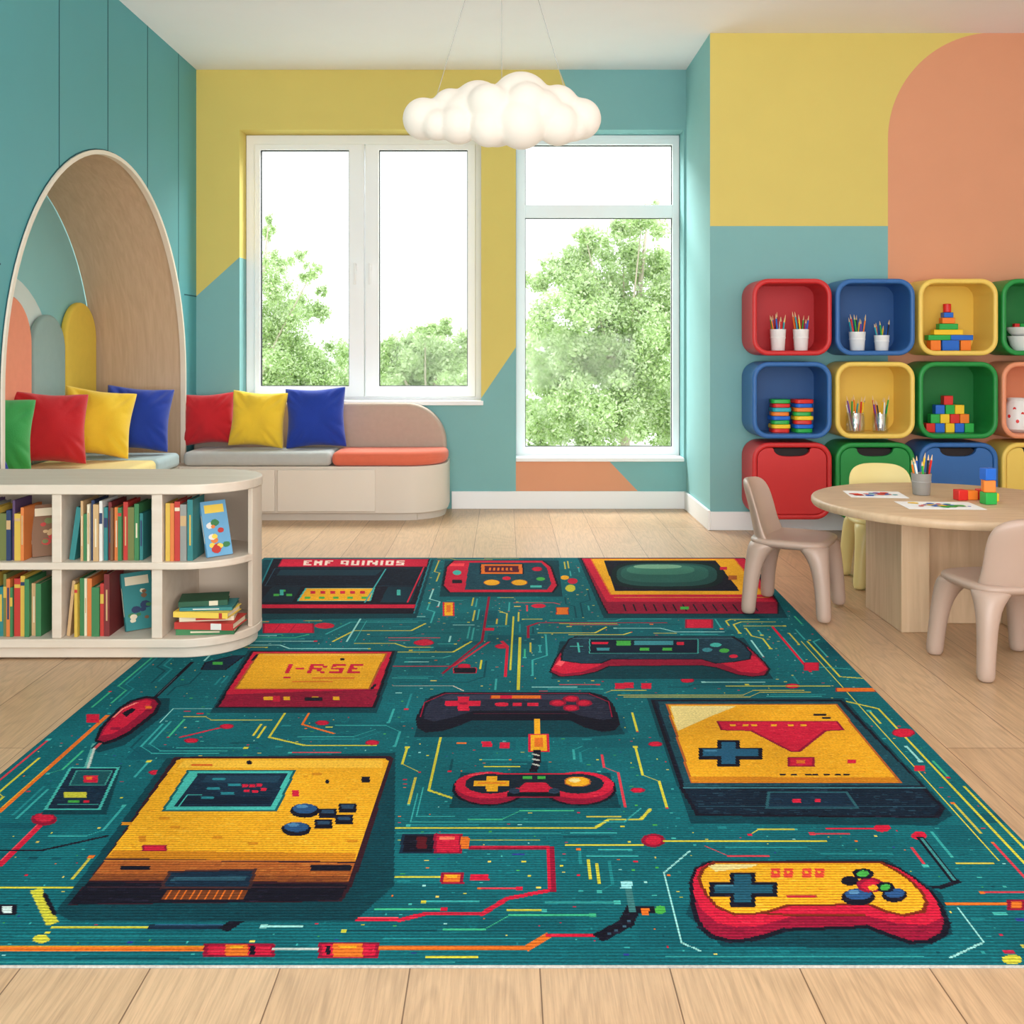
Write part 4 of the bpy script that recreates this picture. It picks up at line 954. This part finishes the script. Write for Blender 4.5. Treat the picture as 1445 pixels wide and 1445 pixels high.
def chair(label,x,y,z,yaw,m):
    t=thing('child_chair',label,'chair',(x,y,z),(0,0,yaw),'moulded child chairs round the table')
    bm=nb(); loft(bm,[sring(.10,.09,.268),sring(.13,.118,.270),sring(.156,.144,.275),sring(.172,.160,.285),sring(.177,.165,.296),sring(.173,.161,.306),sring(.156,.144,.312),sring(.11,.10,.306),sring(.04,.035,.302)])
    obj('seat',bm,m,t,smooth='all',sub=1)
    bm=nb()
    lv=[(.270,.11,.018,-.102),(.280,.138,.028,-.115),(.297,.15,.030,-.127),(.32,.15,.025,-.139),(.36,.146,.020,-.151),(.41,.147,.0175,-.163),(.455,.147,.0165,-.176),(.492,.140,.016,-.187),(.518,.120,.015,-.195),(.533,.088,.011,-.199),(.538,.05,.006,-.2)]
    loft(bm,[sring(w_,d_,z_,0,y_,.04,.74) for z_,w_,d_,y_ in lv]); obj('backrest',bm,m,t,smooth='all',sub=1)
    for sx in (-1,1):
        for sy in (-1,1):
            bm=nb()
            prof=[(.088,.081,.298,.074,.070),(.103,.095,.285,.070,.066),(.118,.110,.266,.058,.055),(.131,.122,.24,.046,.044),(.141,.132,.205,.038,.037),(.149,.140,.155,.033,.033),(.155,.146,.095,.0305,.0305),(.160,.150,.04,.030,.030),(.161,.151,.014,.0295,.0295),(.161,.151,.003,.024,.024),(.161,.151,0,.014,.014)]
            loft(bm,[[(sx*a+rx*math.cos(2*PI*k/18),sy*b+ry*math.sin(2*PI*k/18),zz) for k in range(18)] for a,b,zz,rx,ry in prof])
            obj('leg',bm,m,t,smooth='all',sub=1)
    return t
chair('taupe moulded child chair standing partly on the rug left of table',1.212,4.27,RZ,R_(-90-28),chTaupe)
chair('taupe moulded child chair in front of the table at right picture edge',1.722,3.53,0,R_(8),chTaupe)
chair('pale yellow moulded child chair behind the round table',1.79,4.77,0,R_(180-6),chYel)
cup('pencil_cup','grey cup of pencils on the round table',1.752,4.29,TZ+.001,.041,.09,cupG,'grey cup on the table',.165,9)
def paper(label,x,y,w_,d_,rot,seed):
    t=thing('drawing',label,'drawing',(x,y,TZ+.0008),(0,0,rot),'drawings on the round table')
    bm=nb(); box(bm,-w_/2,w_/2,-d_/2,d_/2,0,.001); obj('sheet',bm,paperM,t)
    rb=random.Random(seed); bm=nb()
    for k in range(22):
        cx=rb.gauss(0,w_*.16); cy=rb.gauss(0,d_*.13); r=rb.uniform(.008,.022)
        bm.faces.new([bm.verts.new((cx+r*math.cos(2*PI*j/9)*rb.uniform(.7,1.3),cy+r*math.sin(2*PI*j/9)*rb.uniform(.7,1.3),.0012+k*.00012)) for j in range(9)]).material_index=k%5
    obj('paint_marks',bm,[TOY[c] for c in (('blue','red','purple','teal','red') if seed==1 else ('blue','green','yellow','blue','red'))],t)
paper('white sheet with red and blue paint blots beside the grey cup',1.558,4.29,.23,.19,R_(-8),1)
paper('larger white sheet with painted blots near the front of the table',1.70,3.99,.29,.19,R_(-4),2)
G='toy blocks on the round table'; s=.042
block('red cube at left end of the low block row on table',1.850,4.14,TZ+.001,s,s,s,'red',G,.15)
block('orange cube second in the low block row on table',1.896,4.15,TZ+.001,s,s,s*.9,'orange',G,-.05)
block('yellow cube right of the tower on table',1.962,4.10,TZ+.001,s*.8,s*.8,s*.8,'yellow',G,.4)
block('small red cube behind the tower on table',1.945,4.155,TZ+.001,s,s,s,'red',G,.08)
s=.047
block('green cube at the base of the small tower on table',1.913,4.035,TZ+.001,s,s,s,'green',G,.1)
block('orange cube in the middle of the small tower on table',1.913,4.035,TZ+.0485,s*.95,s*.95,s,'orange',G,-.2)
block('blue cube on top of the small tower on table',1.911,4.035,TZ+.096,s*.95,s*.95,s,'blue',G,.15)

# ================================================================ CLOUD LAMP
YLm=4.2; kk=YLm/F
lc=P(708,165,YLm)
t=thing('cloud_pendant_lamp','glowing white cloud-shaped pendant lamp hanging from three wires','lamp',lc)
bm=nb()
for (x,y,r,dy) in ((598,168,30,0),(636,152,27,.0),(675,152,38,.0),(735,146,44,.0),(786,152,32,.0),(819,168,29.5,0),(648,180,28,-.06),(735,181,36,-.09),(786,180,30,-.06),(700,168,42,-.04),(762,166,34,-.06),(655,166,34,-.02),(690,186,28,-.09),(618,180,22,-.05),(808,182,21,-.04),(690,156,30,-.09),(742,154,30,-.09)):
    p=P(x,y,YLm); bmesh.ops.create_icosphere(bm,subdivisions=4,radius=r*kk,matrix=Matrix.Translation((p[0]-lc[0],dy,p[2]-lc[2])))
sh=obj('lamp_shade',bm,cloudM,t,smooth='all')
rm=sh.modifiers.new('remesh','REMESH'); rm.mode='VOXEL'; rm.voxel_size=.008; rm.use_smooth_shade=True
sm=sh.modifiers.new('smooth','SMOOTH'); sm.iterations=9; sm.factor=.6
top=(P(708,0,YLm)[0],YLm,ZC)
for x,y in ((612,150),(708,130),(804,150)):
    p=P(x,y,YLm); bm=nb(); tube(bm,[p,(top[0]+(x-708)*.0002,YLm,ZC-.015)],.0012,6); obj('wire',bm,wireM,t,w=True)
bm=nb(); lathe(bm,[(.06,-.022),(.062,-.02),(.062,-.001)],top,24); obj('ceiling_canopy',bm,whiteW,t,smooth=True,w=True)

# ================================================================ OUTSIDE
bm=nb(); poly3(bm,[(-30,7.6,-.7),(30,7.6,-.7),(30,60,-.7),(-30,60,-.7)]); struct('ground_outside',bm,lawnM)
def tree(label,base,blobs,n,ls,seed,name='garden_tree',group='trees outside the windows',trunk=True,mats=None):
    rg=np.random.default_rng(seed)
    t=thing(name,label,'tree',base,(0,0,0),group)
    C=[]; Rr=[]
    for b in blobs:
        m=12
        d=rg.normal(size=(m,3)); d/=np.linalg.norm(d,axis=1)[:,None]
        for q in range(m):
            C.append(np.array(b[:3])+d[q]*b[3]*rg.uniform(.2,1.15)); Rr.append(b[3]*rg.uniform(.25,.55))
    C=np.array(C); Rr=np.array(Rr); pr=Rr**2/np.sum(Rr**2)
    idx=rg.choice(len(C),n,p=pr); d=rg.normal(size=(n,3)); d/=np.linalg.norm(d,axis=1)[:,None]
    p=C[idx]+d*(Rr[idx]*rg.uniform(.1,1.25,n))[:,None]-np.array(base)
    a=rg.normal(size=(n,3)); a/=np.linalg.norm(a,axis=1)[:,None]; b=np.cross(a,rg.normal(size=(n,3))); b/=np.linalg.norm(b,axis=1)[:,None]
    s=ls*rg.uniform(.6,1.3,n)[:,None]
    V=np.stack([p-a*s,p-b*s*.55,p+a*s,p+b*s*.55],1).reshape(-1,3)
    me=bpy.data.meshes.new('foliage'); me.from_pydata(V.tolist(),[],[(4*i,4*i+1,4*i+2,4*i+3) for i in range(n)])
    for q in (mats or (leafA,leafB)): me.materials.append(q)
    me.polygons.foreach_set('material_index',rg.integers(0,2,n).tolist())
    o=bpy.data.objects.new('foliage',me); COL.objects.link(o); o.parent=t
    if trunk:
        bm=nb(); bx_,by_,bz_=base
        top=max(blobs,key=lambda q:q[2]); H=top[2]-bz_
        tube(bm,[(0,0,0),(.05,0,H*.3),((top[0]-bx_)*.5,0,H*.6),(top[0]-bx_,top[1]-by_,H)],[.07,.055,.03,.008],8)
        for q in blobs[::2]: tube(bm,[(.05*.8,0,H*.28),((q[0]-bx_)*.5,(q[1]-by_)*.5,((q[2]-bz_)+H*.3)*.5),(q[0]-bx_,q[1]-by_,q[2]-bz_)],[.025,.016,.005],6)
        obj('trunk',bm,barkM,t)
def blobs_px(lst,Y,seed):
    rg=random.Random(seed); out=[]
    for (x,y,r) in lst:
        p=P(x,y,Y+rg.uniform(-.6,.6)); out.append((p[0],p[1],p[2],r*Y/F))
    return out
bl=[(905,320,26),(930,370,36),(880,345,30),(830,345,24),(800,365,24),(770,395,26),(850,395,44),(900,430,48),(940,480,44),(800,450,46),(760,470,36),(850,490,48),(775,530,40),(830,560,40),(915,560,44),(950,600,36),(870,590,40),(770,590,34),(915,295,14),(870,320,16),(825,330,14),(790,580,30),(960,540,30),(860,440,40),(900,500,40),(810,510,36),(840,430,40),(890,540,40),(820,400,34),(955,430,40)]
tree('large leafy pale green tree filling the tall window',(P(880,0,14)[0],14,-.7),blobs_px(bl,14,1),88000,.030,1)
bl=[(380,330,12),(395,370,18),(440,385,14),(375,400,26),(410,430,30),(450,440,18),(375,470,36),(420,490,38),(460,510,34),(385,530,38),(440,545,38),(490,560,34),(350,440,30),(425,360,9),(380,310,8),(455,410,9),(400,510,36),(470,540,34),(400,455,30)]
tree('light feathery tree seen in the left casement',(P(350,0,15)[0],15,-.7),blobs_px(bl,15,2),46000,.026,2)
bl=[(560,510,30),(600,490,30),(640,505,28),(575,540,30),(620,545,34),(650,550,30),(600,470,16),(630,470,16),(548,490,16),(660,480,14),(520,550,30),(600,525,30)]
tree('rounded leafy tree top seen in the right casement',(P(600,0,16)[0],16,-.7),blobs_px(bl,16,3),38000,.030,3)
rh=random.Random(9)
bl=[(x,600+rh.uniform(-14,6),26) for x in range(700,1060,22)]
tree('low clipped hedge seen at the bottom of the tall window',(P(850,0,18)[0],18,-.7),blobs_px(bl,18,4),26000,.045,4,'hedge',None,False)
bl=[(x,540+rh.uniform(-34,16),24) for x in range(330,1000,16)]
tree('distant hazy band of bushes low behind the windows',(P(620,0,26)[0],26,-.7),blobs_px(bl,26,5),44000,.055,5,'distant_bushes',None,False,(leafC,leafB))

# ================================================================ LIGHT / WORLD / CAMERA
w=bpy.data.worlds.new('World'); SC.world=w; w.use_nodes=True; nt=w.node_tree
bg=nt.nodes['Background']; tc=nt.nodes.new('ShaderNodeTexCoord'); sp=nt.nodes.new('ShaderNodeSeparateXYZ'); cr=nt.nodes.new('ShaderNodeValToRGB')
cr.color_ramp.elements[0].position=0; cr.color_ramp.elements[0].color=(1,1,1,1); cr.color_ramp.elements[1].position=.9; cr.color_ramp.elements[1].color=(.86,.94,1,1)
nt.links.new(tc.outputs['Generated'],sp.inputs[0]); nt.links.new(sp.outputs['Z'],cr.inputs['Fac']); nt.links.new(cr.outputs['Color'],bg.inputs['Color']); bg.inputs['Strength'].default_value=2.0
def area(name,loc,rot,sx,sy,pw,col=(1,1,1)):
    l=bpy.data.lights.new(name,'AREA'); l.shape='RECTANGLE'; l.size=sx; l.size_y=sy; l.energy=pw; l.color=col
    o=bpy.data.objects.new(name,l); COL.objects.link(o); o.location=loc; o.rotation_euler=rot; return o
area('rear_fill',(.0,-1.5,1.7),(R_(98),0,R_(8)),3.6,2.0,38,(1,.99,.98))  # added fill lamp behind the camera, out of view
area('rear_fill_up',(.1,-.6,.9),(R_(140),0,R_(6)),3.6,1.2,150,(1,.985,.985))  # extra unseen fill aimed upward to brighten the ceiling
area('window_fill',(-.3,8.5,3.9),(R_(-60),0,0),4.2,1.6,480,(1,1,1))  # unseen area lamp added above the windows to brighten the floor
s=bpy.data.lights.new('sun','SUN'); s.energy=3.0; s.angle=.05; so=bpy.data.objects.new('sun',s); COL.objects.link(so); so.rotation_euler=(R_(32),0,R_(-15))
cam=bpy.data.cameras.new('camera'); co=bpy.data.objects.new('camera',cam); COL.objects.link(co)
co.location=(0,0,CH); co.rotation_euler=(R_(90),0,0)
cam.sensor_width=36; cam.lens=F/1445*36; cam.shift_x=(722.5-CX)/1445; cam.shift_y=-(722.5-CY)/1445; cam.clip_start=.05; cam.clip_end=200
SC.camera=co
SC.view_settings.view_transform='Standard'; SC.view_settings.look='None'; SC.view_settings.exposure=0
